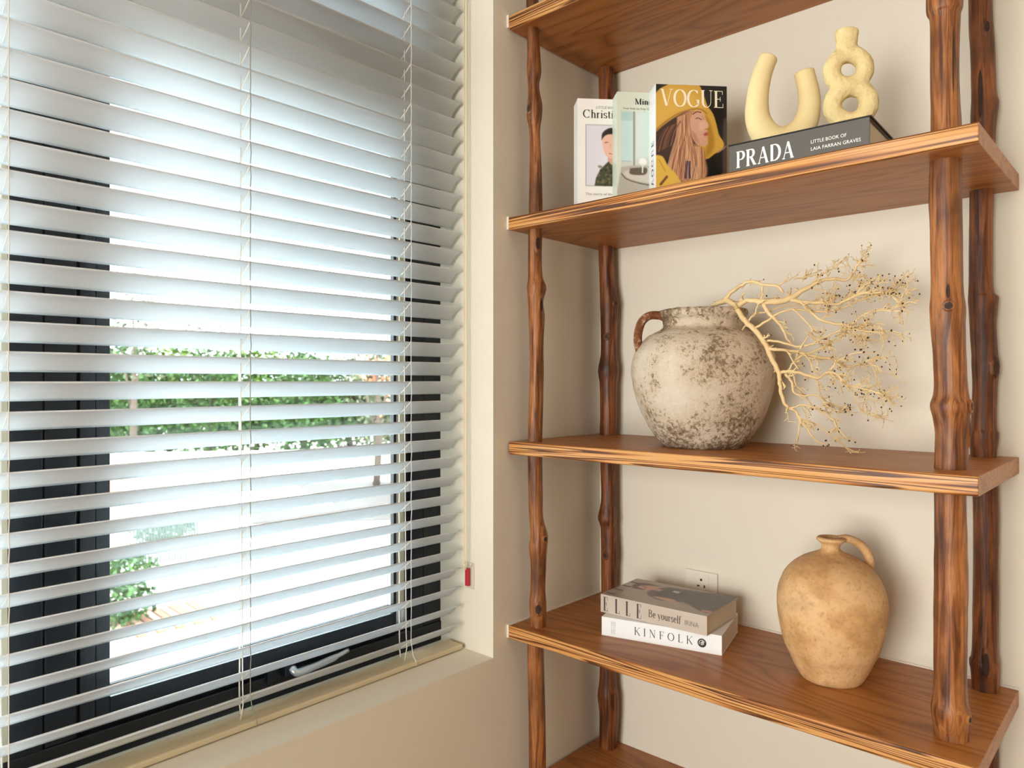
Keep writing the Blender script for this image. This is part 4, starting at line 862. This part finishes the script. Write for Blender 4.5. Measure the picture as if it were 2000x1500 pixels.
for i, (u, v_, h, r_) in enumerate([(236, 1180, .75, .6), (320, 1020, .8, .8), (232, 1105, .7, .75)]):
    p = gp(u, v_+40); e = empty('shrub', p); bm = bmesh.new(); foliage(bm, (0, 0, h*.5), r_, r_, h*.5, 900, .07); tag(obj('foliage', bm, LM[0], e), kind='stuff')
    bm = bmesh.new(); tube(bm, [(0, 0, 0), (0, 0, h*.6)], .04, 6); obj('stem', bm, M['bark'], e)
    tag(e, ['green shrub beside the brick terrace outside', 'green shrub behind the picket fence outside', 'green shrub low behind the left edge of the glass'][i], 'shrub')
def wall_seg(name, a, b, h, th, m, label, cat):
    a, b = Vector(a), Vector(b); dv = (b-a); e = empty(name, (a.x, a.y, GZ), math.atan2(dv.y, dv.x)); tag(e, label, cat); L = dv.length
    bm = bmesh.new(); bx(bm, 0, L, -th/2, th/2, 0, h); obj('wall_body', bm, m, e); bm = bmesh.new(); bx(bm, -.03, L+.03, -th/2-.04, th/2+.04, h, h+.08); obj('coping', bm, m, e); return e
wall_seg('garden_wall', gp(-100, 945), gp(900, 925), 1.1, .2, M['white'], 'long white garden wall below the tree row', 'wall')
bm = bmesh.new(); a, b = gp(-200, 955), gp(1000, 938); c, d_ = gp(1000, 1010), gp(-200, 1045)
vs = [bm.verts.new((p.x, p.y, GZ+.01)) for p in (a, b, c, d_)]; bm.faces.new(vs); r_ = bmesh.ops.extrude_face_region(bm, geom=bm.faces[:]); bmesh.ops.translate(bm, verts=[v for v in r_['geom'] if isinstance(v, bmesh.types.BMVert)], vec=(0, 0, .03))
tag(obj('road', bm, M['road']), 'pale grey road beyond the terrace', kind='structure')
# picket fence
fa, fb = gp(255, 1110), gp(385, 1088); dv = fb-fa; L = dv.length; fe = empty('fence', fa, math.atan2(dv.y, dv.x)); tag(fe, 'low dark picket fence outside, left side of the glass', 'fence')
M['fence'] = mat('fence_paint', (44, 54, 54), .6); bm = bmesh.new(); bx(bm, -.02, .02, -.012, .012, 0, 1.15); pm = bpy.data.meshes.new('picket'); bm.to_mesh(pm); bm.free(); pm.materials.append(M['fence'])
npk = 24
for i in range(npk): o = bpy.data.objects.new('picket', pm); C.objects.link(o); o.parent = fe; o.location = (L*i/(npk-1), 0, 0)
for z in (.25, .95): bm = bmesh.new(); bx(bm, -.05, L+.05, .012, .04, z, z+.06); obj('rail', bm, M['fence'], fe)
# white parasol
pp_ = gp(430, 1235); par = empty('parasol', pp_); tag(par, 'large square white parasol on the terrace outside', 'parasol')
bm = bmesh.new(); hc = 2.3; rr = 2.1; tip = bm.verts.new((0, 0, hc+.75)); cs = [bm.verts.new((rr*math.cos(PI/2*k+.5), rr*math.sin(PI/2*k+.5), hc)) for k in range(4)]
for k in range(4): bm.faces.new((tip, cs[k], cs[(k+1) % 4]))
co = obj('canopy', bm, M['white'], par); so2 = co.modifiers.new('s', 'SOLIDIFY'); so2.thickness = .02
bm = bmesh.new(); tube(bm, [(0, 0, .1), (0, 0, hc+.7)], .035, 10); obj('pole', bm, M['white'], par, smooth=True)
bm = bmesh.new(); bx(bm, -.4, .4, -.4, .4, 0, .1); obj('base', bm, M['white'], par, bevel=.02)
# terracotta terrace planks
ta, tb_ = gp(225, 1232), gp(420, 1190); dv = tb_-ta; te = empty('terrace', (ta.x, ta.y, GZ), math.atan2(dv.y, dv.x)); tag(te, 'orange terrace of parallel strips beside the white parasol', 'terrace')
M['terra'] = mat('terracotta', (130, 84, 60), .85); M['terra2'] = mat('terracotta_pale', (164, 128, 108), .85)
for i in range(11):
    bm = bmesh.new(); x = dv.length*i/11; bx(bm, x, x+dv.length/11-.03, -.7, .7, 0, .05); obj('strip', bm, M['terra'] if i % 2 else M['terra2'], te)
# small kiosk with tiled roof
for u, v_, s, lb in ((430, 1050, 1.0, 'small white kiosk with an orange roof by the road'), (232, 1030, 1.1, 'small white kiosk with an orange roof near the left of the glass')):
    p = gp(u, v_); e = empty('kiosk', p); tag(e, lb, 'kiosk'); bm = bmesh.new(); bx(bm, -.6*s, .6*s, -.6*s, .6*s, 0, .9*s); obj('walls', bm, M['white'], e)
    bm = bmesh.new(); tp = bm.verts.new((0, 0, 1.5*s)); cs = [bm.verts.new((.85*s*a, .85*s*b, .9*s)) for a, b in ((-1, -1), (1, -1), (1, 1), (-1, 1))]
    for k in range(4): bm.faces.new((tp, cs[k], cs[(k+1) % 4]))
    bm.faces.new(cs[::-1]); obj('roof', bm, M['terra'], e)
